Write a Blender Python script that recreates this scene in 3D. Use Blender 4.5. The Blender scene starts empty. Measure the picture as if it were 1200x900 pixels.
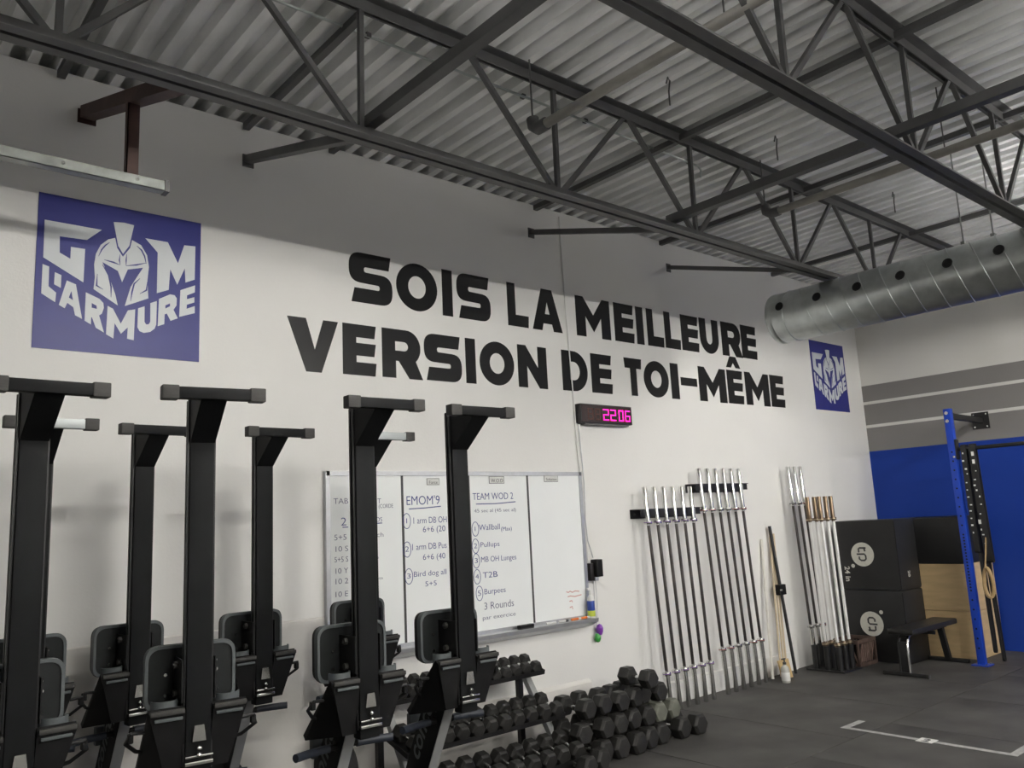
import bpy, bmesh, math, random
from mathutils import Vector, Matrix

random.seed(7)
S = bpy.context.scene
COL = S.collection
PI = math.pi

# ---------------------------------------------------------------- camera
cam_data = bpy.data.cameras.new('camera')
cam_data.sensor_width = 36.0
cam_data.lens = 36.0 * 962.3 / 1200.0
cam_data.clip_start = 0.05
cam_data.clip_end = 200
cam = bpy.data.objects.new('camera', cam_data)
COL.objects.link(cam)
yaw, pitch, roll = 0.7114, 0.16777, -0.0496
fwd = Vector((math.sin(yaw)*math.cos(pitch), math.cos(yaw)*math.cos(pitch), math.sin(pitch)))
rt0 = Vector((math.cos(yaw), -math.sin(yaw), 0))
up0 = rt0.cross(fwd)
rt = math.cos(roll)*rt0 + math.sin(roll)*up0
up = -math.sin(roll)*rt0 + math.cos(roll)*up0
M = Matrix((( rt.x, up.x, -fwd.x, 0.0), (rt.y, up.y, -fwd.y, 0.0), (rt.z, up.z, -fwd.z, 1.736), (0, 0, 0, 1)))
cam.matrix_world = M
S.camera = cam

# ---------------------------------------------------------------- world, lamps, exposure
world = bpy.data.worlds.new('world')
S.world = world
world.use_nodes = True
world.node_tree.nodes['Background'].inputs[0].default_value = (0.5, 0.55, 0.65, 1)
world.node_tree.nodes['Background'].inputs[1].default_value = 0.02
S.view_settings.view_transform = 'Standard'
S.view_settings.look = 'None'
S.view_settings.gamma = 1.0
S.view_settings.use_curve_mapping = False
S.view_settings.exposure = 0.0
TUBE_STRENGTH = 760.0      # radiance of the thin LED tubes under each high-bay fixture
UPLIGHT = 120.0              # radiance of the uplight slot on top of each fixture
FIXTURES = [(2.0, 1.35), (8.05, 1.35), (4.5, -0.54), (7.4, -0.54), (1.4, -2.2), (4.6, -2.2), (9.3, -2.2), (1.2, -4.6), (4.8, -4.6), (8.2, -4.6)]
LAMP_Z = 3.775

WALL_Y = 5.238
EAST_X = 10.73
WEST_X = -4.2
SOUTH_Y = -6.9
DECK_Z = 4.60

# ---------------------------------------------------------------- materials
MATS = {}
def mat(name, color, rough=0.5, metal=0.0, noise=0.0, nscale=20.0, bump=0.0, bscale=200.0, emit=None, estr=0.0, spec=0.5, stretch=None, coat=0.0):
    if name in MATS: return MATS[name]
    m = bpy.data.materials.new(name); m.use_nodes = True
    nt = m.node_tree; b = nt.nodes['Principled BSDF']
    b.inputs['Base Color'].default_value = (*color, 1)
    b.inputs['Roughness'].default_value = rough
    b.inputs['Metallic'].default_value = metal
    b.inputs['Specular IOR Level'].default_value = spec
    if coat: b.inputs['Coat Weight'].default_value = coat
    tc = nt.nodes.new('ShaderNodeTexCoord')
    vec = tc.outputs['Object']
    if stretch:
        mp = nt.nodes.new('ShaderNodeMapping'); mp.inputs['Scale'].default_value = stretch
        nt.links.new(vec, mp.inputs['Vector']); vec = mp.outputs['Vector']
    if noise:
        n = nt.nodes.new('ShaderNodeTexNoise'); n.inputs['Scale'].default_value = nscale; n.inputs['Detail'].default_value = 5
        nt.links.new(vec, n.inputs['Vector'])
        r = nt.nodes.new('ShaderNodeValToRGB')
        lo = [max(0, c*(1-noise)) for c in color]; hi = [min(1, c*(1+noise)) for c in color]
        r.color_ramp.elements[0].position = 0.3; r.color_ramp.elements[0].color = (*lo, 1)
        r.color_ramp.elements[1].position = 0.7; r.color_ramp.elements[1].color = (*hi, 1)
        nt.links.new(n.outputs['Fac'], r.inputs['Fac']); nt.links.new(r.outputs['Color'], b.inputs['Base Color'])
    if bump:
        n2 = nt.nodes.new('ShaderNodeTexNoise'); n2.inputs['Scale'].default_value = bscale; n2.inputs['Detail'].default_value = 3
        nt.links.new(vec, n2.inputs['Vector'])
        bp = nt.nodes.new('ShaderNodeBump'); bp.inputs['Strength'].default_value = bump; bp.inputs['Distance'].default_value = 0.01
        nt.links.new(n2.outputs['Fac'], bp.inputs['Height']); nt.links.new(bp.outputs['Normal'], b.inputs['Normal'])
    if emit:
        b.inputs['Emission Color'].default_value = (*emit, 1); b.inputs['Emission Strength'].default_value = estr
    MATS[name] = m
    return m

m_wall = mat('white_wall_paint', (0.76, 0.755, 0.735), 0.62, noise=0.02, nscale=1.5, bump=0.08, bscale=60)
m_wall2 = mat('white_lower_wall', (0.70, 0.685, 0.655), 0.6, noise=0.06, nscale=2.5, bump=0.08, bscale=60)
m_rubber = mat('black_rubber_floor', (0.055, 0.053, 0.05), 0.62, noise=0.45, nscale=2.2, bump=0.12, bscale=260)
m_sub = mat('concrete_slab', (0.05, 0.05, 0.05), 0.9, noise=0.2, nscale=4)
m_deck = mat('galvanized_deck', (0.84, 0.85, 0.83), 0.42, 0.25, noise=0.22, nscale=3.5, bump=0.05, bscale=40, stretch=(1, .35, 1))
m_steel = mat('grey_painted_steel', (0.105, 0.105, 0.105), 0.5, 0.25, noise=0.15, nscale=6)
m_brown = mat('red_oxide_steel', (0.060, 0.030, 0.024), 0.6, 0.1, noise=0.35, nscale=9)
m_galv = mat('galvanized_duct', (0.50, 0.53, 0.52), 0.30, 0.9, noise=0.14, nscale=9, bump=0.03, bscale=30)
m_rail = mat('galvanized_rail', (0.27, 0.285, 0.27), 0.35, 0.7, noise=0.2, nscale=14)
m_chrome = mat('chrome', (0.72, 0.72, 0.70), 0.16, 1.0, noise=0.06, nscale=30)
m_shaft = mat('bar_shaft_steel', (0.085, 0.078, 0.075), 0.36, 0.9, noise=0.6, nscale=5, stretch=(1, 1, .6))
m_white_shaft = mat('satin_silver_shaft', (0.82, 0.82, 0.80), 0.4, 0.15, noise=0.08, nscale=6)
m_bronze = mat('bronze_sleeve', (0.20, 0.145, 0.10), 0.30, 1.0, noise=0.15, nscale=12)
m_brass = mat('pale_brass_collar', (0.72, 0.62, 0.45), 0.3, 0.9)
m_red = mat('red_collar_ring', (0.30, 0.09, 0.085), 0.4)
m_purple = mat('violet_collar_ring', (0.20, 0.11, 0.30), 0.4)
m_black = mat('black_powder_coat', (0.012, 0.012, 0.013), 0.42, noise=0.25, nscale=8, bump=0.03, bscale=400)
m_rower = mat('rower_black_aluminium', (0.0075, 0.008, 0.0085), 0.6, 0.0, noise=0.2, nscale=5, spec=0.12)
m_rowside = mat('rower_track_side', (0.008, 0.008, 0.009), 0.4, 0.1, noise=0.2, nscale=5)
m_plastic = mat('black_plastic', (0.008, 0.008, 0.0085), 0.55, noise=0.2, nscale=12, spec=0.2)
m_seat = mat('seat_underside_black', (0.010, 0.0115, 0.012), 0.55, noise=0.25, nscale=7, spec=0.2)
m_greytrim = mat('grey_rubber_trim', (0.075, 0.086, 0.090), 0.6, noise=0.12, nscale=20)
m_greyside = mat('light_grey_frame_face', (0.30, 0.31, 0.31), 0.45, noise=0.06, nscale=10)
m_bluegrip = mat('dark_blue_grip', (0.024, 0.030, 0.044), 0.5, noise=0.2, nscale=40)
m_hex = mat('black_rubber_hex_head', (0.019, 0.0185, 0.0175), 0.48, noise=0.3, nscale=14, bump=0.12, bscale=120, spec=0.38)
m_hexg = mat('dusty_green_grey_head', (0.13, 0.135, 0.11), 0.6, noise=0.2, nscale=14, bump=0.1, bscale=120)
m_cap = mat('dark_rubber_cap', (0.028, 0.027, 0.025), 0.6, noise=0.25, nscale=25, bump=0.2, bscale=90, stretch=(1, 1, 8))
m_silverbar = mat('silver_foot_bar', (0.36, 0.385, 0.39), 0.4, 0.2, noise=0.06, nscale=10)
m_letter = mat('black_vinyl', (0.007, 0.007, 0.008), 0.36, noise=0.15, nscale=3, spec=0.28)
m_signblue = mat('royal_blue_sign', (0.024, 0.029, 0.205), 0.4, noise=0.06, nscale=3, spec=0.35)
m_signwhite = mat('white_vinyl', (0.62, 0.65, 0.68), 0.45, noise=0.03, nscale=6)
m_board = mat('whiteboard_enamel', (0.86, 0.885, 0.88), 0.24, noise=0.015, nscale=2)
m_alu = mat('aluminium_frame', (0.50, 0.51, 0.53), 0.38, 0.7, noise=0.08, nscale=15)
m_ink = mat('blue_marker_ink', (0.035, 0.055, 0.22), 0.5)
m_ink2 = mat('grey_blue_marker_ink', (0.10, 0.11, 0.19), 0.5)
m_redink = mat('faded_red_marker_ink', (0.62, 0.36, 0.33), 0.5)
m_print = mat('black_print', (0.05, 0.05, 0.05), 0.5)
m_card = mat('white_card', (0.66, 0.67, 0.65), 0.5, noise=0.03)
m_white = mat('white_plastic', (0.75, 0.75, 0.73), 0.4, noise=0.03)
m_orange = mat('orange_label', (0.85, 0.22, 0.04), 0.5)
m_bluep = mat('blue_label', (0.03, 0.07, 0.35), 0.4)
m_yellow = mat('yellow_green_label', (0.55, 0.65, 0.08), 0.4)
m_violet = mat('violet_plastic', (0.22, 0.05, 0.42), 0.35)
m_green = mat('green_plastic', (0.05, 0.32, 0.06), 0.35)
m_clear = mat('frosted_bottle', (0.50, 0.50, 0.46), 0.25, noise=0.1, nscale=20)
m_clockb = mat('dark_red_clock_face', (0.020, 0.006, 0.008), 0.25)
m_clockc = mat('black_clock_case', (0.012, 0.010, 0.011), 0.4)
m_segoff = mat('unlit_segment', (0.085, 0.028, 0.016), 0.5)
m_segon = mat('lit_magenta_segment', (0.8, 0.02, 0.4), 0.4, emit=(1.0, 0.006, 0.42), estr=1.5)
m_foam = mat('black_vinyl_foam_box', (0.013, 0.013, 0.0135), 0.48, noise=0.2, nscale=4, bump=0.06, bscale=160)
m_emb = mat('cream_emblem_print', (0.60, 0.59, 0.53), 0.5, noise=0.05, nscale=30)
m_ply = mat('birch_plywood', (0.60, 0.44, 0.24), 0.5, noise=0.10, nscale=3, stretch=(1, 1, 6), bump=0.03)
m_plyedge = mat('plywood_edge', (0.45, 0.29, 0.13), 0.6, noise=0.2, nscale=10, stretch=(1, 1, 20))
m_rig = mat('blue_powder_coat', (0.010, 0.050, 0.40), 0.38, noise=0.08, nscale=8)
m_hole = mat('dark_bolt_hole', (0.004, 0.005, 0.012), 0.7)
m_band = mat('black_latex_band', (0.012, 0.012, 0.013), 0.55, noise=0.2, nscale=20)
m_tan = mat('tan_latex_band', (0.42, 0.29, 0.14), 0.5, noise=0.12, nscale=20)
m_bench = mat('black_bench_vinyl', (0.016, 0.015, 0.014), 0.4, noise=0.2, nscale=12, bump=0.05)
m_crate = mat('brown_crate', (0.085, 0.055, 0.045), 0.6, noise=0.3, nscale=12)
m_slat = mat('brown_crate_slat', (0.17, 0.115, 0.095), 0.55, noise=0.25, nscale=12)
m_wood = mat('pale_wood_dowel', (0.62, 0.51, 0.36), 0.5, noise=0.12, nscale=6, stretch=(6, 6, .5))
m_pvc = mat('white_pvc', (0.74, 0.72, 0.66), 0.4, noise=0.03)
m_boardwood = mat('raw_board', (0.50, 0.36, 0.17), 0.6, noise=0.15, nscale=5, stretch=(4, 4, .6))
m_tape = mat('worn_white_tape', (0.36, 0.36, 0.35), 0.6, noise=0.25, nscale=25)
m_lamp = mat('white_fixture_housing', (0.7, 0.7, 0.7), 0.5, noise=0.02)
m_tube = mat('led_tube', (1, 1, 1), 0.5, emit=(1.0, 0.965, 0.90), estr=TUBE_STRENGTH)
m_slot = mat('uplight_slot', (1, 1, 1), 0.5, emit=(1.0, 0.97, 0.93), estr=UPLIGHT)
m_pipe = mat('pale_pipe', (0.33, 0.32, 0.29), 0.42, 0.3, noise=0.15, nscale=8)

def east_wall_material():
    m = bpy.data.materials.new('east_wall_paint_bands'); m.use_nodes = True
    nt = m.node_tree; b = nt.nodes['Principled BSDF']; b.inputs['Roughness'].default_value = 0.6; b.inputs['Specular IOR Level'].default_value = 0.25
    tc = nt.nodes.new('ShaderNodeTexCoord'); sx = nt.nodes.new('ShaderNodeSeparateXYZ')
    nt.links.new(tc.outputs['Object'], sx.inputs[0])
    mr = nt.nodes.new('ShaderNodeMapRange'); mr.inputs['From Max'].default_value = 5.0
    nt.links.new(sx.outputs['Z'], mr.inputs['Value'])
    cr = nt.nodes.new('ShaderNodeValToRGB'); cr.color_ramp.interpolation = 'CONSTANT'
    blue, grey, white = (0.008, 0.042, 0.30, 1), (0.245, 0.235, 0.23, 1), (0.72, 0.71, 0.68, 1)
    stops = [(0, blue), (2.425, grey), (2.745, white), (2.79, grey), (3.055, white), (3.10, grey), (3.305, white)]
    el = cr.color_ramp.elements
    el[0].position = 0; el[0].color = blue
    el[1].position = stops[1][0]/5; el[1].color = grey
    for z, c in stops[2:]:
        e = el.new(z/5); e.color = c
    nt.links.new(mr.outputs['Result'], cr.inputs['Fac'])
    n = nt.nodes.new('ShaderNodeTexNoise'); n.inputs['Scale'].default_value = 1.8
    nt.links.new(tc.outputs['Object'], n.inputs['Vector'])
    mx = nt.nodes.new('ShaderNodeMix'); mx.data_type = 'RGBA'; mx.blend_type = 'MULTIPLY'; mx.inputs['Factor'].default_value = 0.12
    nt.links.new(cr.outputs['Color'], mx.inputs['A']); nt.links.new(n.outputs['Fac'], mx.inputs['B'])
    nt.links.new(mx.outputs['Result'], b.inputs['Base Color'])
    return m
m_east = east_wall_material()

# ---------------------------------------------------------------- mesh helpers
class MB:
    def __init__(self): self.bm = bmesh.new()
    def add(self, verts, faces):
        vs = [self.bm.verts.new(v) for v in verts]
        for f in faces: self.bm.faces.new([vs[i] for i in f])
        return vs
    def box(self, c, d, bevel=0.0, M=None):
        x, y, z = d[0]/2, d[1]/2, d[2]/2
        t = bmesh.new()
        bmesh.ops.create_cube(t, size=1.0)
        for v in t.verts: v.co = Vector((v.co.x*d[0], v.co.y*d[1], v.co.z*d[2]))
        if bevel > 0: bmesh.ops.bevel(t, geom=t.edges[:], offset=bevel, segments=2, profile=0.6, affect='EDGES')
        for v in t.verts:
            v.co = (M @ v.co) if M else v.co
            v.co += Vector(c)
        self.merge(t); return self
    def merge(self, t):
        me = bpy.data.meshes.new('tmp'); t.to_mesh(me); t.free()
        self.bm.from_mesh(me); bpy.data.meshes.remove(me)
    def span(self, a, b, bevel=0.0):
        return self.box([(a[i]+b[i])/2 for i in range(3)], [abs(b[i]-a[i]) for i in range(3)], bevel)
    def bar(self, p0, p1, w, h, upv=(0, 0, 1), bevel=0.0):
        p0, p1 = Vector(p0), Vector(p1); d = (p1-p0); L = d.length; d.normalize()
        u = Vector(upv)
        if abs(d.dot(u)) > 0.98: u = Vector((0, 1, 0))
        s = d.cross(u).normalized(); u = s.cross(d).normalized()
        R = Matrix((d, s, u)).transposed()
        return self.box((p0+p1)/2, (L, w, h), bevel, R)
    def cyl(self, p0, p1, r0, r1=None, seg=12, cap=True):
        if r1 is None: r1 = r0
        p0, p1 = Vector(p0), Vector(p1); d = (p1-p0).normalized()
        u = Vector((0, 0, 1)) if abs(d.z) < 0.9 else Vector((1, 0, 0))
        s = d.cross(u).normalized(); u = s.cross(d)
        vs = []
        for p, r in ((p0, r0), (p1, r1)):
            for i in range(seg):
                a = 2*PI*i/seg
                vs.append(p + (s*math.cos(a)+u*math.sin(a))*r)
        f = [(i, (i+1) % seg, seg+(i+1) % seg, seg+i) for i in range(seg)]
        if cap: f += [tuple(range(seg-1, -1, -1)), tuple(range(seg, 2*seg))]
        self.add(vs, f); return self
    def tube(self, pts, r, seg=8):
        pts = [Vector(p) for p in pts]; n = len(pts); rings = []
        ref = None
        for i, p in enumerate(pts):
            d = (pts[min(i+1, n-1)]-pts[max(i-1, 0)]).normalized()
            if ref is None:
                ref = Vector((0, 0, 1)) if abs(d.z) < 0.9 else Vector((1, 0, 0))
            s = d.cross(ref).normalized(); u = s.cross(d).normalized(); ref = u
            rings.append([p+(s*math.cos(2*PI*k/seg)+u*math.sin(2*PI*k/seg))*r for k in range(seg)])
        vs = [v for rg in rings for v in rg]
        f = []
        for i in range(n-1):
            for k in range(seg):
                f.append((i*seg+k, i*seg+(k+1) % seg, (i+1)*seg+(k+1) % seg, (i+1)*seg+k))
        f += [tuple(range(seg-1, -1, -1)), tuple((n-1)*seg+k for k in range(seg))]
        self.add(vs, f); return self
    def prism(self, poly, a, b, axis='x'):
        # poly: 2D points; extruded from a to b along axis
        def P(u, v, w):
            return {'x': (w, u, v), 'y': (u, w, v), 'z': (u, v, w)}[axis]
        n = len(poly)
        vs = [P(u, v, a) for u, v in poly]+[P(u, v, b) for u, v in poly]
        f = [(i, (i+1) % n, n+(i+1) % n, n+i) for i in range(n)]
        f += [tuple(range(n-1, -1, -1)), tuple(range(n, 2*n))]
        self.add(vs, f); return self
    def lathe(self, prof, c=(0, 0, 0), seg=16, M=None):
        # prof: (r, z) list; spun about local z
        vs = []; n = len(prof)
        for r, z in prof:
            for k in range(seg):
                a = 2*PI*k/seg
                v = Vector((r*math.cos(a), r*math.sin(a), z))
                if M: v = M @ v
                vs.append(v+Vector(c))
        f = []
        for i in range(n-1):
            for k in range(seg):
                f.append((i*seg+k, i*seg+(k+1) % seg, (i+1)*seg+(k+1) % seg, (i+1)*seg+k))
        f += [tuple(range(seg-1, -1, -1)), tuple((n-1)*seg+k for k in range(seg))]
        self.add(vs, f); return self
    def mesh(self, name, m, smooth=30):
        bmesh.ops.recalc_face_normals(self.bm, faces=self.bm.faces[:])
        me = bpy.data.meshes.new(name); self.bm.to_mesh(me); self.bm.free()
        if m: me.materials.append(m)
        if smooth:
            for p in me.polygons: p.use_smooth = True
            me.set_sharp_from_angle(angle=math.radians(smooth))
        return me
    def build(self, name, m, parent=None, smooth=30):
        return link(name, self.mesh(name, m, smooth), parent)

def link(name, me, parent=None):
    o = bpy.data.objects.new(name, me); COL.objects.link(o)
    if parent: o.parent = parent
    return o
def empty(name, label, cat, loc=(0, 0, 0), rz=0.0, group=None):
    o = bpy.data.objects.new(name, None); COL.objects.link(o)
    o.location = loc; o.rotation_euler = (0, 0, rz); o.empty_display_size = 0.1
    return tag(o, label, cat, group)
def tag(o, label, cat, group=None):
    o['label'] = label; o['category'] = cat
    if group: o['group'] = group
    return o
def structure(o):
    o['kind'] = 'structure'; return o
def dup(root, loc=None, label=None, group=None, rot=None):
    r = root.copy(); COL.objects.link(r)
    if loc is not None: r.location = loc
    if rot is not None: r.rotation_euler = rot
    if label: r['label'] = label
    if group: r['group'] = group
    for ch in list(root.children):
        c = ch.copy(); COL.objects.link(c); c.parent = r
        for g in list(ch.children):
            d = g.copy(); COL.objects.link(d); d.parent = c
    return r
ORD = ['first', 'second', 'third', 'fourth', 'fifth', 'sixth', 'seventh', 'eighth', 'ninth', 'tenth', 'eleventh', 'twelfth', 'thirteenth', 'fourteenth', 'fifteenth', 'sixteenth', 'seventeenth', 'eighteenth']

def flat_mesh(name, contours, m, depth=0.002, smooth=0):
    # filled 2D outline (with holes) given a real thickness, in local x, y, front at z = depth
    cu = bpy.data.curves.new(name, 'CURVE'); cu.dimensions = '2D'; cu.fill_mode = 'BOTH'; cu.extrude = depth/2
    for c in contours:
        sp = cu.splines.new('POLY'); sp.points.add(len(c)-1); sp.use_cyclic_u = True
        for i, (x, y) in enumerate(c): sp.points[i].co = (x, y, 0, 1)
    return curve_mesh(name, cu, m, depth)
def curve_mesh(name, cu, m, depth):
    o = bpy.data.objects.new('tmp_curve', cu); COL.objects.link(o)
    bpy.context.view_layer.update()
    dg = bpy.context.evaluated_depsgraph_get()
    me = bpy.data.meshes.new_from_object(o.evaluated_get(dg))
    bpy.data.objects.remove(o); bpy.data.curves.remove(cu)
    me.name = name; me.materials.clear(); me.materials.append(m)
    me.transform(Matrix.Translation((0, 0, depth/2)))
    return me
def text_mesh(name, body, m, bold=0.0, depth=0.001, shear=0.0):
    cu = bpy.data.curves.new(name, 'FONT'); cu.body = body; cu.size = 1.0; cu.extrude = depth/2; cu.offset = bold; cu.shear = shear
    cu.resolution_u = 3
    me = curve_mesh(name, cu, m, 0)
    xs = [v.co.x for v in me.vertices]; ys = [v.co.y for v in me.vertices]
    return me, min(xs), max(xs), min(ys), max(ys)
def place_text(name, body, m, x0, x1, z, h, y, parent, bold=0.0, descend=False):
    me, a, b, c, d = text_mesh(name, body, m, bold)
    if body == '1': x0, x1 = x0+0.3*(x1-x0), x1-0.3*(x1-x0)
    sx = (x1-x0)/max(b-a, 1e-4)
    capz = 0.69                      # cap height of the built-in font at size 1
    sz = h/capz if not descend else h/0.52
    me.transform(Matrix.Translation((-a, 0, 0)))
    me.transform(Matrix.Diagonal((sx, sz, 1, 1)))
    me.transform(Matrix.Translation((0, 0, 0.0008)))
    o = link(name, me, parent); o.rotation_euler = (PI/2, 0, 0); o.location = (x0, y, z)
    return o
def ribbon2d(pts, w):
    L, R = [], []; n = len(pts)
    for i in range(n):
        a = Vector(pts[max(i-1, 0)]); b = Vector(pts[min(i+1, n-1)])
        d = (b-a).normalized(); nn = Vector((-d.y, d.x))*w/2
        p = Vector(pts[i]); L.append(tuple(p+nn)); R.append(tuple(p-nn))
    return L+R[::-1]
def ring2d(cx, cy, rx, ry, w, n=24):
    o = [(cx+rx*math.cos(2*PI*i/n), cy+ry*math.sin(2*PI*i/n)) for i in range(n)]
    i_ = [(cx+(rx-w)*math.cos(2*PI*i/n), cy+(ry-w)*math.sin(2*PI*i/n)) for i in range(n)]
    return [o, i_]
def ell(cx, cy, rx, ry, n=28):
    return [(cx+rx*math.cos(2*PI*i/n), cy+ry*math.sin(2*PI*i/n)) for i in range(n)]
def rounded(pts, rad, n=4):
    out = []; k = len(pts)
    for i in range(k):
        p = Vector(pts[i]); a = Vector(pts[i-1])-p; b = Vector(pts[(i+1) % k])-p
        r = min(rad[i] if isinstance(rad, (list, tuple)) else rad, a.length*0.48, b.length*0.48)
        if r <= 1e-5: out.append(tuple(p)); continue
        p0 = p+a.normalized()*r; p1 = p+b.normalized()*r
        for j in range(n+1):
            t = j/n; out.append(tuple(p0*(1-t)**2+p*2*t*(1-t)+p1*t*t))
    return out

# measured outlines and layout, in metres or in units of their own panel
LOGO = {'letter': [([(0.0372, 0.8227), (0.3646, 0.8217), (0.2793, 0.7363), (0.1246, 0.7312), (0.1279, 0.6243), (0.1896, 0.5931), (0.1897, 0.6731), (0.2712, 0.6736), (0.2687, 0.4514), (0.0395, 0.5772)],), ([(0.6333, 0.8175), (0.7781, 0.8174), (0.848, 0.6788), (0.8878, 0.8161), (0.9634, 0.8221), (0.9617, 0.5804), (0.8998, 0.5497), (0.8942, 0.6512), (0.8459, 0.5265), (0.7979, 0.628), (0.7903, 0.4808), (0.7148, 0.4463), (0.7141, 0.7316)],), ([(0.0375, 0.5331), (0.0737, 0.5225), (0.0755, 0.3955), (0.1185, 0.3605), (0.1158, 0.2987), (0.038, 0.3453)],), ([(0.1062, 0.4919), (0.1431, 0.4784), (0.1432, 0.3956), (0.1051, 0.4134)],), ([(0.1748, 0.4486), (0.2268, 0.4313), (0.2693, 0.2117), (0.229, 0.2305), (0.2168, 0.2814), (0.1827, 0.3046), (0.1696, 0.2672), (0.1361, 0.2849)], [(0.203, 0.3847), (0.1899, 0.3401), (0.2143, 0.3253)]), ([(0.2852, 0.3879), (0.3651, 0.3566), (0.3895, 0.3315), (0.3928, 0.2994), (0.3825, 0.26), (0.3667, 0.2468), (0.3981, 0.138), (0.3502, 0.1637), (0.3263, 0.2281), (0.3213, 0.2303), (0.3214, 0.1815), (0.2842, 0.2023)], [(0.3213, 0.3226), (0.3501, 0.3095), (0.3532, 0.2874), (0.3221, 0.2919)]), ([(0.4151, 0.3164), (0.4471, 0.3019), (0.4966, 0.2081), (0.5373, 0.3031), (0.5816, 0.3158), (0.578, 0.1065), (0.5375, 0.1125), (0.5397, 0.1885), (0.4994, 0.1414), (0.4595, 0.2082), (0.4556, 0.1045), (0.4109, 0.1281)],), ([(0.5999, 0.3254), (0.6395, 0.345), (0.6415, 0.2388), (0.6512, 0.2224), (0.6672, 0.2242), (0.6777, 0.2429), (0.6753, 0.3716), (0.7158, 0.3917), (0.7158, 0.2296), (0.7055, 0.1992), (0.6789, 0.1745), (0.6389, 0.1631), (0.6122, 0.1718), (0.5985, 0.1978)],), ([(0.7292, 0.4082), (0.8005, 0.4508), (0.8301, 0.4488), (0.8444, 0.4282), (0.8437, 0.3785), (0.8245, 0.3461), (0.8534, 0.2898), (0.8075, 0.2666), (0.7818, 0.314), (0.768, 0.3065), (0.7664, 0.2382), (0.7255, 0.219)], [(0.7712, 0.3692), (0.8015, 0.388), (0.8018, 0.3672), (0.7715, 0.3469)]), ([(0.8677, 0.4903), (0.9651, 0.5394), (0.9642, 0.4887), (0.9124, 0.4602), (0.9113, 0.4327), (0.9617, 0.4547), (0.9621, 0.4166), (0.9118, 0.3933), (0.9108, 0.3644), (0.9653, 0.3911), (0.9658, 0.3409), (0.8632, 0.3014)],)], 'helmet': [([(0.4525, 0.7862), (0.4042, 0.764), (0.3609, 0.7184), (0.335, 0.6535), (0.3269, 0.5807), (0.3341, 0.4966), (0.3287, 0.4165), (0.4747, 0.3283), (0.4576, 0.4005), (0.4234, 0.4959), (0.3739, 0.6057), (0.4693, 0.5607), (0.4968, 0.4882), (0.5287, 0.5804), (0.6237, 0.6089), (0.5851, 0.535), (0.5496, 0.464), (0.5172, 0.3294), (0.6613, 0.4021), (0.6523, 0.5232), (0.66, 0.6207), (0.6463, 0.7003), (0.6073, 0.7634), (0.5467, 0.7893), (0.5386, 0.7331), (0.4967, 0.67), (0.4605, 0.722)],)], 'plume': [([(0.4333, 0.8894), (0.4982, 0.8982), (0.5592, 0.8927), (0.5331, 0.7439), (0.4964, 0.6816), (0.4654, 0.7316)],)], 'line': [([(0.3514, 0.6386), (0.3714, 0.6862), (0.3915, 0.7177), (0.4143, 0.7445), (0.4129, 0.7464), (0.3859, 0.7234), (0.3646, 0.6898), (0.3494, 0.6393)],), ([(0.5799, 0.7515), (0.6073, 0.7249), (0.6263, 0.6879), (0.6409, 0.6381), (0.6432, 0.639), (0.6342, 0.6923), (0.614, 0.7317), (0.5815, 0.7537)],), ([(0.3845, 0.6206), (0.4385, 0.6088), (0.4783, 0.6016), (0.4791, 0.6041), (0.4411, 0.6188), (0.3851, 0.6231)],), ([(0.5179, 0.6021), (0.5842, 0.6165), (0.6395, 0.6428), (0.639, 0.6453), (0.5826, 0.6265), (0.5176, 0.6047)],), ([(0.4774, 0.6755), (0.4715, 0.6335), (0.4803, 0.6029), (0.4822, 0.6036), (0.4793, 0.635), (0.4793, 0.6756)],), ([(0.5176, 0.6854), (0.513, 0.6408), (0.5168, 0.6032), (0.5187, 0.6036), (0.5208, 0.6418), (0.5196, 0.6856)],), ([(0.3732, 0.5876), (0.4097, 0.5206), (0.4264, 0.4456), (0.4314, 0.3754), (0.4339, 0.3758), (0.4355, 0.4481), (0.418, 0.5257), (0.3753, 0.5894)],), ([(0.3459, 0.5198), (0.3409, 0.4389), (0.3829, 0.4202), (0.3841, 0.4228), (0.3501, 0.4442), (0.3484, 0.52)],), ([(0.6042, 0.5317), (0.566, 0.4909), (0.5535, 0.4292), (0.5503, 0.3671), (0.5529, 0.367), (0.5629, 0.4285), (0.5743, 0.4869), (0.6061, 0.5298)],), ([(0.6511, 0.5157), (0.6435, 0.4586), (0.6066, 0.4267), (0.6079, 0.4243), (0.6528, 0.4537), (0.6538, 0.5158)],)]}
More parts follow.
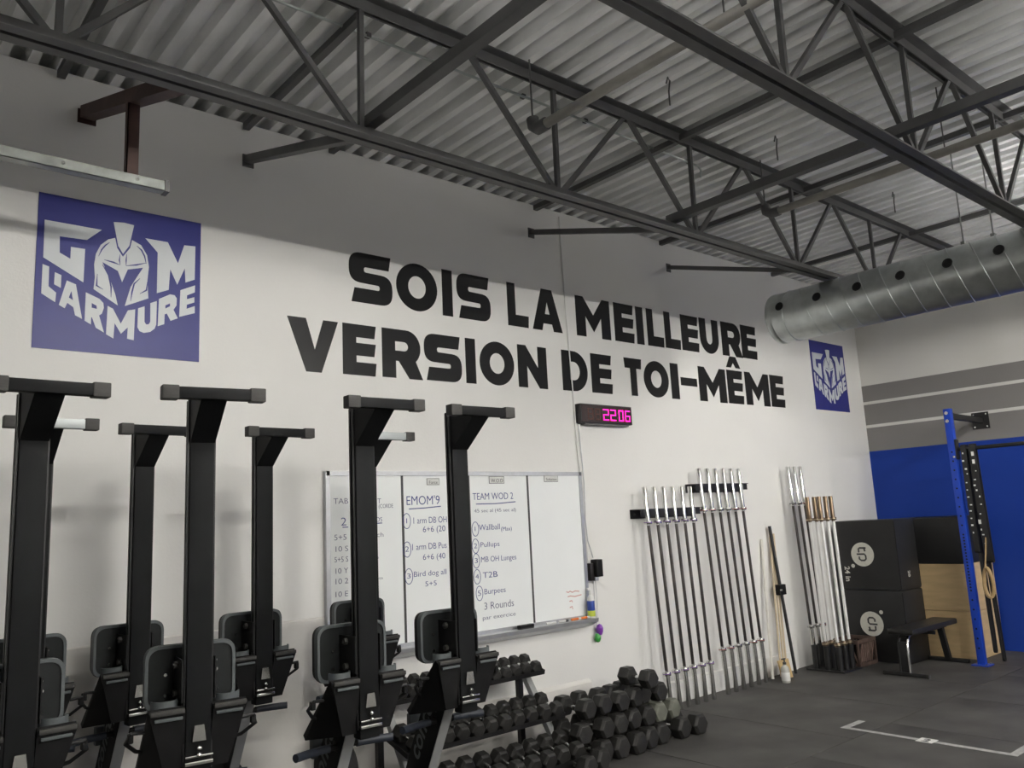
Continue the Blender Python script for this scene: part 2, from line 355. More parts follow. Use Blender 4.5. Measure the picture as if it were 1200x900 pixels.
LETTERS = [('S', 2.961, 3.338, 3.423, 3.814), ('O', 3.374, 3.763, 3.422, 3.812), ('I', 3.813, 3.915, 3.421, 3.811), ('S', 3.96, 4.315, 3.422, 3.81), ('L', 4.505, 4.747, 3.423, 3.811), ('A', 4.79, 5.156, 3.424, 3.812), ('M', 5.341, 5.806, 3.428, 3.815), ('E', 5.866, 6.153, 3.432, 3.819), ('I', 6.189, 6.297, 3.434, 3.821), ('L', 6.353, 6.611, 3.437, 3.824), ('L', 6.631, 6.885, 3.441, 3.828), ('E', 6.905, 7.202, 3.445, 3.832), ('U', 7.226, 7.562, 3.45, 3.838), ('R', 7.62, 8.003, 3.458, 3.845), ('E', 7.997, 8.302, 3.464, 3.852), ('V', 2.467, 2.864, 2.859, 3.246), ('E', 2.9, 3.182, 2.865, 3.249), ('R', 3.233, 3.6, 2.87, 3.252), ('S', 3.617, 3.983, 2.876, 3.255), ('I', 4.025, 4.129, 2.88, 3.258), ('O', 4.171, 4.547, 2.883, 3.26), ('N', 4.592, 4.932, 2.889, 3.264), ('D', 5.119, 5.448, 2.895, 3.269), ('E', 5.496, 5.781, 2.899, 3.273), ('T', 5.961, 6.22, 2.904, 3.277), ('O', 6.244, 6.63, 2.908, 3.281), ('I', 6.667, 6.793, 2.911, 3.284), ('-', 6.829, 7.103, 2.913, 3.287), ('M', 7.136, 7.622, 2.917, 3.292), ('Ê', 7.651, 7.948, 2.921, 3.297), ('M', 7.992, 8.47, 2.924, 3.302), ('E', 8.5, 8.793, 2.928, 3.307)]
BOARD = [('TAB', 2.795, 2.91, 1.929, 0.039, 1), ('T', 3.149, 3.178, 1.925, 0.036, 1), ('(CORDE', 3.158, 3.279, 1.891, 0.029, 1), ('2', 2.852, 2.893, 1.778, 0.055, 0), ('DS', 3.138, 3.184, 1.794, 0.032, 0), ('5+5', 2.798, 2.892, 1.679, 0.039, 1), ('ch', 3.139, 3.192, 1.686, 0.032, 1), ('10 S', 2.807, 2.904, 1.601, 0.037, 1), ('5+5 S', 2.798, 2.903, 1.529, 0.037, 1), ('s', 3.132, 3.149, 1.534, 0.019, 1), ('10 Y', 2.805, 2.902, 1.452, 0.037, 1), ('10 2', 2.804, 2.901, 1.382, 0.037, 1), ('nts', 3.128, 3.179, 1.388, 0.019, 1), ('10 E', 2.803, 2.899, 1.296, 0.036, 1), ("EMOM'9", 3.398, 3.698, 1.907, 0.067, 0), ('1 arm DB OH', 3.454, 3.758, 1.768, 0.047, 0), ('6+6 (20', 3.537, 3.742, 1.702, 0.044, 0), ('1 arm DB Pus', 3.437, 3.749, 1.575, 0.046, 0), ('6+6 (40', 3.53, 3.733, 1.498, 0.043, 0), ('Bird dog all', 3.445, 3.738, 1.381, 0.039, 0), ('5+5', 3.543, 3.645, 1.305, 0.036, 0), ('TEAM WOD 2', 4.019, 4.44, 1.933, 0.054, 0), ('45 sec al (45 sec al)', 4.029, 4.463, 1.833, 0.028, 1), ('Wallball', 4.07, 4.284, 1.693, 0.046, 0), ('(Max)', 4.296, 4.409, 1.679, 0.033, 0), ('Pullups', 4.079, 4.272, 1.561, 0.039, 0), ('MB OH Lunges', 4.079, 4.442, 1.445, 0.042, 0), ('T2B', 4.089, 4.238, 1.322, 0.045, 0), ('Burpees', 4.098, 4.313, 1.197, 0.042, 0), ('3 Rounds', 4.091, 4.393, 1.08, 0.055, 1), ('par exercice', 4.071, 4.407, 1.005, 0.031, 1), ('1', 3.386, 3.402, 1.773, 0.037, 0), ('2', 3.375, 3.407, 1.567, 0.039, 0), ('3', 3.385, 3.415, 1.374, 0.036, 0), ('1', 4.024, 4.038, 1.689, 0.035, 0), ('2', 4.013, 4.044, 1.556, 0.039, 0), ('3', 4.014, 4.045, 1.442, 0.038, 0), ('4', 4.016, 4.048, 1.321, 0.038, 0), ('5', 4.032, 4.063, 1.191, 0.041, 0), ('Force', 3.605, 3.683, 2.063, 0.024, 2), ('W.O.D', 4.212, 4.337, 2.07, 0.029, 2), ('Solution', 4.82, 4.944, 2.082, 0.023, 2)]
RINGS = [(3.395, 1.79), (3.392, 1.583), (3.401, 1.389), (4.034, 1.705), (4.029, 1.573), (4.03, 1.459), (4.033, 1.337), (4.049, 1.209)]
ULINES = [[(3.417, 1.878), (3.56, 1.882), (3.708, 1.891)], [(4.051, 1.9), (4.25, 1.899), (4.464, 1.91)], [(2.863, 1.766), (2.907, 1.766)], [(3.138, 1.783), (3.184, 1.784)]]
REDS = [[(4.986, 1.139), (5.007, 1.13), (5.029, 1.139), (5.055, 1.127), (5.089, 1.136), (5.138, 1.129)], [(4.998, 1.095), (5.031, 1.099), (5.085, 1.09), (5.163, 1.098)], [(5.014, 1.055), (5.044, 1.06), (5.048, 1.045)], [(5.015, 1.004), (5.045, 1.011), (5.049, 0.988)]]
CARDS = [[(3.588, 2.058), (3.698, 2.101)], [(4.197, 2.065), (4.349, 2.116)], [(4.803, 2.075), (4.958, 2.127)]]
EMBLEMS = [[9.3, 4.7659, 1.1854], [9.3, 4.7517, 0.4134], [9.3, 4.879, 1.0762], [9.3, 4.6426, 0.5267], [9.3, 4.9691, 0.9783], [9.4202, 4.357, 0.9584]]

# ================================================================ THE SETTING
fl = structure(MB().span((WEST_X, SOUTH_Y, -0.12), (EAST_X, WALL_Y, -0.012)).build('floor', m_sub, smooth=0))
mw, ml, gap = 1.22, 1.83, 0.003
mat_cache = {}
y = WALL_Y
row = 0
while y > SOUTH_Y+0.01:
    y0 = max(SOUTH_Y, y-ml); x = WEST_X + (0.61 if row % 2 else 0) - 0.61
    while x < EAST_X-0.01:
        x0 = max(x, WEST_X); x1 = min(x+mw, EAST_X)
        if x1-x0 > 0.02:
            key = (round(x1-x0, 2), round(y-y0, 2))
            if key not in mat_cache:
                mat_cache[key] = MB().span((gap, gap, -0.012), (key[0]-gap, key[1]-gap, 0.0)).mesh('rubber_mat', m_rubber, 0)
            o = link('rubber_mat', mat_cache[key], fl); o.location = (x0, y0, 0)
        x += mw
    y = y0; row += 1

wn = structure(MB().span((WEST_X, WALL_Y, -0.12), (EAST_X+0.2, WALL_Y+0.2, DECK_Z-0.002)).build('wall_north', m_wall, smooth=0))
we = structure(MB().span((EAST_X, SOUTH_Y, -0.12), (EAST_X+0.2, WALL_Y, 4.9)).build('wall_east', m_east, smooth=0))
structure(MB().span((WEST_X-0.2, SOUTH_Y-0.2, -0.12), (EAST_X+0.2, SOUTH_Y, 4.9)).build('wall_south', m_wall, smooth=0))
structure(MB().span((WEST_X-0.2, SOUTH_Y, -0.12), (WEST_X, WALL_Y+0.2, 4.9)).build('wall_west', m_wall, smooth=0))
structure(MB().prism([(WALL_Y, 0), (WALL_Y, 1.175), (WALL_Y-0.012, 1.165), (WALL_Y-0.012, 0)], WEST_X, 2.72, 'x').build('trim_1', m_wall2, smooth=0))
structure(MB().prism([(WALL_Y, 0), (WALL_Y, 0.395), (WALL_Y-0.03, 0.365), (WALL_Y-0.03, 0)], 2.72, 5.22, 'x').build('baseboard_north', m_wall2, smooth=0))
structure(MB().prism([(WALL_Y, 0), (WALL_Y, 0.20), (WALL_Y-0.022, 0.19), (WALL_Y-0.022, 0)], 5.22, 8.45, 'x').build('baseboard_corner', m_wall, smooth=0))

# corrugated roof deck: one sheet every 0.912 m, each with six ribs running away from the white wall
ce = structure(MB().span((WEST_X, SOUTH_Y, 4.685), (EAST_X, WALL_Y+0.2, 4.76)).build('ceiling', m_deck, smooth=0))
pitch_ = 0.152
def deck_profile(n):
    pts = []
    for i in range(n):
        b = i*pitch_
        pts += [(b, DECK_Z), (b+0.056, DECK_Z), (b+0.070, DECK_Z+0.078), (b+0.138, DECK_Z+0.078)]
    pts.append((n*pitch_, DECK_Z))
    return pts
prof = deck_profile(6)
d = MB()
lower = prof; upper = [(px, pz+0.0015) for px, pz in prof]
poly = lower+upper[::-1]
vs = [(px, SOUTH_Y, pz) for px, pz in poly]+[(px, WALL_Y+0.2, pz) for px, pz in poly]
n = len(poly)
fs = [(i, (i+1) % n, n+(i+1) % n, n+i) for i in range(n)]
d.add(vs, fs)
deck_me = d.mesh('deck_sheet', m_deck, 0)
x = WEST_X
while x < EAST_X:
    o = link('deck_sheet', deck_me, ce); o.location = (x, 0, 0)
    x += 6*pitch_


structure(MB().span((WEST_X, WALL_Y+0.2, 4.3), (EAST_X, WALL_Y+0.3, 4.9)).build('dark_rib_backing', m_sub, smooth=0))  # dark backing added behind the open rib ends so they read as shade

# ---------------------------------------------------------------- steel joists
BOT0, TOP0, PER = 2.10, 2.83, 1.44
def joist(yj, label):
    e = empty('steel_joist', label, 'joist', ((WEST_X+EAST_X)/2, yj, 3.78), group='open web roof joists')
    cx = (WEST_X+EAST_X)/2
    def part(name, mb): return mb.build(name, m_steel, e, smooth=0)
    x0, x1 = WEST_X-cx, EAST_X-cx
    # top chord: two angles back to back
    t = MB()
    for s in (-1, 1):
        t.span((x0, s*0.012, DECK_Z-3.78-0.006), (x1, s*0.075, DECK_Z-3.78))
        t.span((x0, s*0.012, DECK_Z-3.78-0.07), (x1, s*0.019, DECK_Z-3.78-0.006))
    part('top_chord', t)
    b = MB()
    xb0, xb1 = BOT0-PER*4-cx, BOT0+PER*4+0.08-cx
    for s in (-1, 1):
        b.span((xb0, s*0.012, 0.0), (xb1, s*0.068, 0.007))
        b.span((xb0, s*0.012, 0.007), (xb1, s*0.020, 0.065))
    part('bottom_chord', b)
    zb, zt = 0.045, DECK_Z-3.78-0.045
    for k in range(-5, 7):
        xb = BOT0+PER*k; xt = TOP0+PER*k; xt0 = xt-PER
        if not (WEST_X+0.1 < xb < 8.0): continue
        part('web_post', MB().bar((xb-cx, 0, zb), (xb-cx+0.01, 0, zt), 0.028, 0.028, (0, 1, 0)))
        if xt < EAST_X-0.1: part('web_brace', MB().bar((xb-cx+0.03, 0, zb), (xt-cx-0.02, 0, zt), 0.03, 0.03, (0, 1, 0)))
        if xt0 > WEST_X+0.1: part('web_brace', MB().bar((xb-cx-0.03, 0, zb), (xt0-cx+0.02, 0, zt), 0.03, 0.03, (0, 1, 0)))
    return e
joist(3.56, 'grey open-web roof joist nearest the white lettered wall')
joist(1.92, 'grey open-web roof joist crossing the upper right, second from the white wall')
joist(0.28, 'grey open-web roof joist overhead, third from the white wall')
joist(-1.36, 'grey open-web roof joist behind the camera, fourth from the white wall')
joist(-3.0, 'grey open-web roof joist behind the camera, fifth from the white wall')

# bridging angles that tie the joists together
def angle_y(x, y0, y1, z, name, label, w=0.045):
    m = MB()
    m.span((x, y0, z), (x+w, y1, z+0.006)); m.span((x, y0, z+0.006), (x+0.006, y1, z+w))
    return tag(m.build(name, m_steel, smooth=0), label, 'bridging', 'joist bridging angles')
angle_y(2.12, -3.0, 3.60, 3.855, 'bridging_angle', 'grey bridging angle under the joists above the rowers, bottom-chord level', 0.06)
angle_y(4.68, -3.0, 3.60, 3.855, 'bridging_angle', 'long grey bridging angle under the joists right of centre, bottom-chord level', 0.06)
angle_y(0.97, 3.64, WALL_Y-0.03, 4.535, 'bridging_angle', 'short grey bridging angle under the deck at the far left', 0.045)
angle_y(2.13, 3.64, WALL_Y-0.03, 4.535, 'bridging_angle', 'short grey bridging angle under the deck, second from the left')
angle_y(2.79, 3.64, WALL_Y-0.03, 4.535, 'bridging_angle', 'short grey bridging angle under the deck, third from the left')
angle_y(4.85, -3.0, WALL_Y-0.03, 4.535, 'bridging_angle', 'thin dark bridging angle under the deck in the middle of the ceiling')
angle_y(6.62, -3.0, WALL_Y-0.03, 4.535, 'bridging_angle', 'dark bridging angle under the deck just left of the duct')
angle_y(8.72, -3.0, WALL_Y-0.03, 4.535, 'bridging_angle', 'dark bridging angle under the deck behind the silver duct')

# braces from the joist bottom chord to the wall
def brace(x0, x1, label, m, w=0.05, zw=4.31):
    b = MB()
    p0, p1 = Vector((x0, WALL_Y, zw)), Vector((x1, 3.60, 3.80))
    b.bar(p0, p1, w, 0.006); b.bar(p0+Vector((-w/2, 0, w/2)), p1+Vector((-w/2, 0, w/2)), 0.006, w)
    e = empty('wall_brace', label, 'brace', p0, group='braces from joist to wall')
    o = b.build('brace_angle', m, e, smooth=0); o.location = -p0
    pl = MB().box((0, -0.004, 0.01), (w+0.03, 0.008, 0.09)).build('anchor_plate', m, e, smooth=0)
    MB().cyl((0.02, -0.02, 0.03), (0.02, -0.006, 0.03), 0.008, seg=6).build('bolt', m_chrome, e)
    return e
brace(2.18, 2.12, 'grey steel brace from the wall to the joist above the leftmost end of the slogan', m_steel)
brace(4.83, 4.72, 'thin grey steel brace from the wall above the middle of the slogan', m_steel, 0.04)
brace(6.78, 6.62, 'thin grey steel brace from the wall near the silver duct end', m_steel, 0.036)
brace(1.15, 1.215, 'rust-brown steel brace from the wall above the large blue sign', m_brown, 0.075, 4.33)

# door-track rail hanging from the brown brace
e = empty('hanging_track_rail', 'galvanized overhead track rail hanging above the large blue sign', 'rail', (1.36, 4.35, 3.58))
r = MB()
r.span((-3.6, -0.03, 0.0), (0, -0.026, 0.055)); r.span((-3.6, -0.03, 0.0), (0, 0.03, 0.004)); r.span((-3.6, 0.026, 0.0), (0, 0.03, 0.055))
r.build('rail_channel', m_rail, e, smooth=0)
MB().span((-0.02, -0.035, -0.004), (0.004, 0.035, 0.06)).build('end_stop', m_steel, e, smooth=0)
for k in range(4): MB().cyl((-0.16-k*0.35, -0.036, 0.03), (-0.16-k*0.35, -0.03, 0.03), 0.009, seg=8).build('rivet', m_chrome, e)
MB().span((-0.215, -0.025, 0.05), (-0.155, -0.02, 0.46)).span((-0.215, -0.025, 0.05), (-0.209, 0.02, 0.46)).build('hanger_post', m_brown, e, smooth=0)
MB().span((-2.0, -0.025, 0.05), (-1.94, -0.02, 0.98)).build('hanger_post', m_brown, e, smooth=0)

# thin conduit under the deck, with clips
e = empty('deck_conduit', 'thin metal conduit running under the deck beside the first joist', 'conduit', (1.7, 3.80, 4.575))
MB().tube([(-5.5, 0, 0), (0, 0, 0), (2, -0.01, 0), (3.73, 0, 0)], 0.009, 8).build('conduit_run', m_galv, e)
for k in range(9): MB().box((-1.2+k*0.6, 0, 0.006), (0.03, 0.03, 0.026)).build('clip', m_steel, e, smooth=0)
MB().tube([(3.73, 0, 0), (3.76, 0, -0.03), (3.76, 0.01, -0.09)], 0.009, 8).build('conduit_end', m_galv, e)

# pipes with capped elbows
def pipe(x, y0, y1, z, label):
    e = empty('ceiling_pipe', label, 'pipe', (x, y0, z), group='pale pipes below the deck')
    MB().cyl((0, -0.03, 0), (0, y1-y0, 0), 0.030, seg=16).build('pipe_run', m_pipe, e)
    MB().tube([(0, -0.06, 0), (0, 0.02, 0), (0, 0.055, 0.03), (0, 0.062, 0.08)], 0.040, 14).build('elbow', m_steel, e)
    MB().cyl((0, 0.062, 0.07), (0, 0.062, DECK_Z-z), 0.006, seg=8).build('drop_rod', m_steel, e)
    for k in range(3): MB().cyl((0, -1.35-k*1.6, 0.0), (0, -1.35-k*1.6, DECK_Z-z), 0.005, seg=6).build('hanger_rod', m_steel, e)
pipe(3.26, 3.40, -2.4, 4.12, 'pale pipe with a rusty capped elbow, left of centre on the ceiling')
pipe(5.82, 3.40, -2.4, 4.12, 'pale pipe with a rusty capped elbow left of the duct')

# a loose cable near the top of the picture
tag(MB().tube([(2.55, 2.9, 4.57), (2.66, 2.85, 4.55), (2.78, 2.76, 4.50), (2.92, 2.64, 4.47), (3.05, 2.50, 4.52), (3.12, 2.42, 4.58)], 0.012, 8).build('ceiling_cable', m_steel), 'grey cable looping below the deck at the top centre', 'cable')

# small wire hooks
for (hx, hy), lab in zip([(4.15, 3.08), (5.53, 3.14), (7.5, 3.14)], ['leftmost wire hook hanging from the bare deck', 'middle wire hook hanging from the bare deck above two pipes', 'rightmost wire hook hanging from the deck left of the duct rods']):
    tag(MB().tube([(hx-0.02, hy, DECK_Z-0.05), (hx, hy, DECK_Z), (hx+0.02, hy, DECK_Z-0.02), (hx, hy, DECK_Z-0.10), (hx, hy, DECK_Z-0.20)], 0.006, 6).build('deck_hook', m_steel), lab, 'hook', 'wire hooks in the deck')

# ---------------------------------------------------------------- spiral duct
DX, DZ, DR, DY0 = 6.92, 3.52, 0.235, 4.10
e = empty('spiral_duct', 'large round galvanized spiral duct with black nozzles, hanging at the right', 'duct', (DX, DY0, DZ))
d = MB(); seg = 48
ys = []; L = 7.5; N = 41; segl = L/N
prof = []
for i in range(N):
    a = -i*segl
    prof += [(a, DR), (a-segl*0.94, DR), (a-segl*0.955, DR+0.006), (a-segl*0.985, DR+0.006)]
prof.append((-L, DR))
vs = []
for py, pr in prof:
    for k in range(seg):
        t = 2*PI*k/seg
        shift = 0.5*segl*math.sin(t+0.6)     # seams lean like a spiral lock-seam
        vs.append((pr*math.cos(t), py+(shift if -L+0.3 < py < -0.25 else 0), pr*math.sin(t)))
fs = []
for i in range(len(prof)-1):
    for k in range(seg): fs.append((i*seg+k, i*seg+(k+1) % seg, (i+1)*seg+(k+1) % seg, (i+1)*seg+k))
d.add(vs, fs); d.build('duct_shell', m_galv, e, 35)
MB().lathe([(0.0, 0), (DR-0.004, 0), (DR+0.004, 0.012), (DR+0.004, 0.05), (DR-0.001, 0.06)], seg=48, M=Matrix.Rotation(PI/2, 3, 'X')).build('end_cap', m_galv, e)
for i in range(16):
    yy = 3.94-DY0-i*0.371
    a = math.radians(166)
    c = Vector(((DR+0.006)*math.cos(a), yy, (DR+0.006)*math.sin(a))); nrm = Vector((math.cos(a), 0, math.sin(a)))
    nz = MB(); nz.lathe([(0.0, -0.004), (0.034, -0.004), (0.041, 0.006), (0.037, 0.010), (0.032, 0.004), (0.0, 0.003)], c=c, seg=18, M=nrm.to_track_quat('Z', 'Y').to_matrix())
    nz.build('air_nozzle', m_plastic, e)
for yy in (2.40, 2.18, -0.2, -0.42):
    MB().cyl((0.0, yy-DY0, DR-0.01), (0.0, yy-DY0, DECK_Z-DZ), 0.006, seg=8).build('threaded_rod', m_rail, e)
    MB().box((0, yy-DY0, DR+0.012), (0.05, 0.03, 0.03)).build('rod_bracket', m_rail, e, smooth=0)

# ---------------------------------------------------------------- high-bay lamps (out of the frame, they light the hall)
lab_pos = ['just above the top edge of the picture', 'right of the duct, beyond the right edge', 'beside the camera, middle of the hall', 'beside the camera, right of the hall middle', 'behind the camera, front row left', 'behind the camera, front row middle', 'behind the camera, front row right', 'at the rear of the hall, left', 'at the rear of the hall, middle', 'at the rear of the hall, right']
def lamp(x, y, label):
    e = empty('highbay_lamp', label, 'lamp', (x, y, LAMP_Z), group='linear high-bay lamps')
    h = MB()
    h.span((-0.62, -0.27, 0.0), (0.62, 0.27, 0.012)); h.span((-0.60, -0.12, 0.012), (0.60, 0.12, 0.07))
    h.build('housing', m_lamp, e, smooth=0)
    for k in (-0.09, 0, 0.09):
        MB().cyl((-0.55, k, -0.0042), (0.55, k, -0.0042), 0.003, seg=6).build('led_tube', m_tube, e)
    MB().span((-0.5, -0.05, 0.071), (0.5, 0.05, 0.074)).build('uplight_slot', m_slot, e, smooth=0)
    for s in (-0.45, 0.45): MB().cyl((s, 0.09, 0.07), (s, 0.09, DECK_Z-LAMP_Z), 0.003, seg=6).build('hanger_wire', m_steel, e)
for (x, y), lp in zip(FIXTURES, lab_pos): lamp(x, y, 'white linear high-bay lamp hanging '+lp)

# ================================================================ SLOGAN ON THE WALL
def arc(cx, cy, rx, ry, a0, a1, n=8):
    return [(cx+rx*math.cos(math.radians(a0+(a1-a0)*i/n)), cy+ry*math.sin(math.radians(a0+(a1-a0)*i/n))) for i in range(n+1)]
def glyph(g):
    if g == 'I': return [[(0, 0), (0, 1), (1, 1), (1, 0)]]
    if g == '-': return [[(0, 0.40), (0, 0.63), (1, 0.63), (1, 0.40)]]
    if g == 'O': return [ell(0.5, 0.5, 0.5, 0.5, 40), ell(0.5, 0.5, 0.215, 0.235, 32)]
    if g == 'L': return [[(0, 0), (0, 1), (0.38, 1), (0.38, 0.27), (1, 0.27), (0.97, 0)]]
    if g == 'A': return [[(0, 0), (0.33, 1), (0.68, 1), (1, 0), (0.70, 0), (0.65, 0.17), (0.36, 0.17), (0.31, 0)], [(0.425, 0.40), (0.585, 0.40), (0.505, 0.70)]]
    if g == 'V': return [[(0, 1), (0.36, 1), (0.53, 0.42), (0.70, 1), (1, 1), (0.66, 0), (0.36, 0)]]
    if g == 'M': return [[(0, 0), (0, 1), (0.22, 1), (0.50, 0.56), (0.78, 1), (1, 1), (1, 0), (0.73, 0), (0.73, 0.52), (0.5, 0.14), (0.27, 0.52), (0.27, 0)]]
    if g == 'N': return [[(0, 0), (0, 1), (0.28, 1), (0.69, 0.48), (0.69, 1), (1, 1), (1, 0), (0.72, 0), (0.31, 0.52), (0.31, 0)]]
    if g in 'EÊ':
        e = [[(0, 0), (0, 1), (1, 1), (0.95, 0.745), (0.40, 0.745), (0.40, 0.635), (0.99, 0.635), (0.94, 0.385), (0.40, 0.385), (0.40, 0.255), (1, 0.255), (0.96, 0)]]
        if g == 'Ê': e.append([(0.02, 1.08), (0.28, 1.42), (0.66, 1.42), (0.92, 1.08), (0.62, 1.08), (0.47, 1.23), (0.32, 1.08)])
        return e
    if g == 'T': return [[(0, 1), (1, 1), (0.96, 0.73), (0.68, 0.73), (0.68, 0), (0.33, 0), (0.33, 0.73), (0.04, 0.73)]]
    if g == 'U': return [[(0, 1)]+arc(0.5, 0.44, 0.5, 0.44, 180, 360, 18)+[(1, 1), (0.66, 1)]+arc(0.5, 0.44, 0.16, 0.17, 0, -180, 10)+[(0.34, 1)]]
    if g == 'D': return [[(0, 0), (0, 1)]+arc(0.45, 0.5, 0.55, 0.5, 90, -90, 20), [(0.30, 0.73)]+arc(0.45, 0.5, 0.24, 0.23, 90, -90, 14)+[(0.30, 0.27)]]
    if g == 'R': return [[(0, 0), (0, 1)]+arc(0.60, 0.64, 0.35, 0.36, 90, -50, 14)+[(1.0, 0), (0.66, 0), (0.40, 0.35), (0.33, 0.35), (0.33, 0)],
                         [(0.32, 0.75), (0.52, 0.75)]+arc(0.54, 0.655, 0.10, 0.095, 90, -90, 8)+[(0.32, 0.56)]]
    if g == 'S':
        p = [(0.97, 1.0), (0.92, 0.72), (0.34, 0.72), (0.34, 0.615), (1.0, 0.60), (1.0, 0.0), (0.05, 0.0), (0.12, 0.285), (0.70, 0.285), (0.70, 0.385), (0.0, 0.40), (0.0, 1.0)]
        r = [0, 0, 0.055, 0.055, 0.26, 0.27, 0, 0, 0.05, 0.05, 0.26, 0.27]
        return [rounded(p, r, 7)]
e = empty('wall_slogan', 'large black block-letter slogan in two lines across the white wall', 'lettering', (5.6, WALL_Y, 3.3))
for g, x0, x1, z0, z1 in LETTERS:
    cs = [[(px*(x1-x0), py*(z1-z0)) for px, py in c] for c in glyph(g)]
    o = link('letter', flat_mesh('letter', cs, m_letter, 0.003), e)
    o.rotation_euler = (PI/2, 0, 0); o.location = (x0-5.6, -0.0005, z0-3.3)

# ---------------------------------------------------------------- the two blue signs
def sign(x0, x1, z0, z1, label):
    w, h = x1-x0, z1-z0
    e = empty('wall_sign', label, 'sign', (x0, WALL_Y, z0), group='blue helmet signs')
    MB().span((0, -0.006, 0), (w, 0.0, h)).build('sign_panel', m_signblue, e, smooth=0)
    for kind, name, mm, yy in (('letter', 'sign_letter', m_signwhite, -0.0062), ('helmet', 'helmet_emblem', m_signwhite, -0.0062), ('plume', 'helmet_plume', m_signwhite, -0.0090), ('line', 'helmet_line', m_signblue, -0.0085)):
        for poly in LOGO[kind]:
            cs = [[(px*w, py*h) for px, py in c] for c in poly]
            o = link(name, flat_mesh(name, cs, mm, 0.0015 if kind != 'helmet' else 0.002), e); o.rotation_euler = (PI/2, 0, 0); o.location = (0, yy, 0)
    # blue gap around the plume
    pl = [(0.5+(px-0.5)*1.0, py) for px, py in LOGO['plume'][0][0]]
    cx = sum(p[0] for p in pl)/len(pl); cy = sum(p[1] for p in pl)/len(pl)
    gp = [((cx+(px-cx)*1.16)*w, (cy+(py-cy)*1.09-0.008)*h) for px, py in pl]
    o = link('plume_outline', flat_mesh('plume_outline', [gp], m_signblue, 0.0006), e); o.rotation_euler = (PI/2, 0, 0); o.location = (0, -0.0083, 0)
sign(0.911, 1.859, 2.858, 3.796, 'large blue square sign with white helmet emblem at the left end of the white wall')
sign(9.487, 10.325, 2.949, 3.836, 'smaller-looking blue sign with white helmet emblem by the corner under the duct')

# ---------------------------------------------------------------- digital clock
CX0, CX1, CZ0, CZ1 = 5.255, 5.945, 2.600, 2.775
e = empty('digital_wall_clock', 'black digital gym clock with magenta lit digits on the white wall', 'clock', ((CX0+CX1)/2, WALL_Y, CZ0))
MB().box((0, -0.035, (CZ1-CZ0)/2), (CX1-CX0, 0.07, CZ1-CZ0), 0.006).build('clock_case', m_clockc, e)
MB().span((-(CX1-CX0)/2+0.012, -0.0712, 0.012), ((CX1-CX0)/2-0.012, -0.0702, CZ1-CZ0-0.012)).build('clock_face', m_clockb, e, smooth=0)
MB().span((-0.29, -0.06, -0.014), (0.30, -0.01, 0.0)).build('mounting_rail', m_steel, e, smooth=0)
SEG = {'0': 'abcdef', '2': 'abged', '6': 'afgedc', '8': 'abcdefg'}
W_ = CX1-CX0
def digit(ch, u0, u1, m):
    x0, x1 = -W_/2+u0*W_, -W_/2+u1*W_; z0, z1 = 0.028, 0.138; t = 0.015; zm = (z0+z1)/2
    R = {'a': ((x0, z1-t), (x1, z1)), 'd': ((x0, z0), (x1, z0+t)), 'g': ((x0, zm-t/2), (x1, zm+t/2)),
         'f': ((x0, zm), (x0+t, z1)), 'b': ((x1-t, zm), (x1, z1)), 'e': ((x0, z0), (x0+t, zm)), 'c': ((x1-t, z0), (x1, zm))}
    for s in SEG[ch]:
        (a, b), (c, d_) = R[s]
        MB().span((a+0.002, -0.0735, b+0.002), (c-0.002, -0.0712, d_-0.002)).build('segment', m, e, smooth=0)
for ch, u0, u1, m in (('8', 0.125, 0.235, m_segoff), ('8', 0.265, 0.37, m_segoff), ('2', 0.42, 0.535, m_segon), ('2', 0.56, 0.675, m_segon), ('0', 0.725, 0.825, m_segon), ('6', 0.855, 0.96, m_segon)): digit(ch, u0, u1, m)
for zz in (0.06, 0.105):
    MB().cyl((-W_/2+0.70*W_, -0.0735, zz), (-W_/2+0.70*W_, -0.0712, zz), 0.005, seg=10).build('colon_dot', m_segoff, e)

# cable from the roof to the clock and down to the power bar
tag(MB().tube([(5.19, WALL_Y-0.012, 4.55), (5.19, WALL_Y-0.012, 4.40), (5.20, WALL_Y-0.012, 3.7), (5.215, WALL_Y-0.012, 3.25), (5.225, WALL_Y-0.014, 2.95), (5.235, WALL_Y-0.014, 2.7), (5.240, WALL_Y-0.012, 2.4), (5.262, WALL_Y-0.015, 2.0), (5.262, WALL_Y-0.015, 1.7), (5.285, WALL_Y-0.015, 1.45), (5.285, WALL_Y-0.02, 1.36)], 0.006, 8).build('power_cable', m_white), 'white cable running down the wall from the roof past the clock', 'cable')
tag(MB().tube([(5.275, WALL_Y-0.012, 2.61), (5.285, WALL_Y-0.012, 2.4), (5.30, WALL_Y-0.012, 2.05), (5.285, WALL_Y-0.012, 1.75), (5.30, WALL_Y-0.012, 1.55), (5.345, WALL_Y-0.02, 1.40)], 0.0045, 8).build('clock_cord', m_alu), 'thin grey cord from the clock to the black adapter', 'cord')
e = empty('power_adapter', 'black power adapter plugged in beside the whiteboard', 'adapter', (5.33, WALL_Y, 1.22))
MB().box((0.03, -0.045, 0.09), (0.075, 0.075, 0.15), 0.006).build('adapter_body', m_plastic, e)
MB().box((-0.035, -0.025, 0.06), (0.05, 0.05, 0.15), 0.005).build('outlet_box', m_clockc, e)
MB().box((0.02, -0.03, -0.005), (0.04, 0.04, 0.03), 0.004).build('plug', m_alu, e)

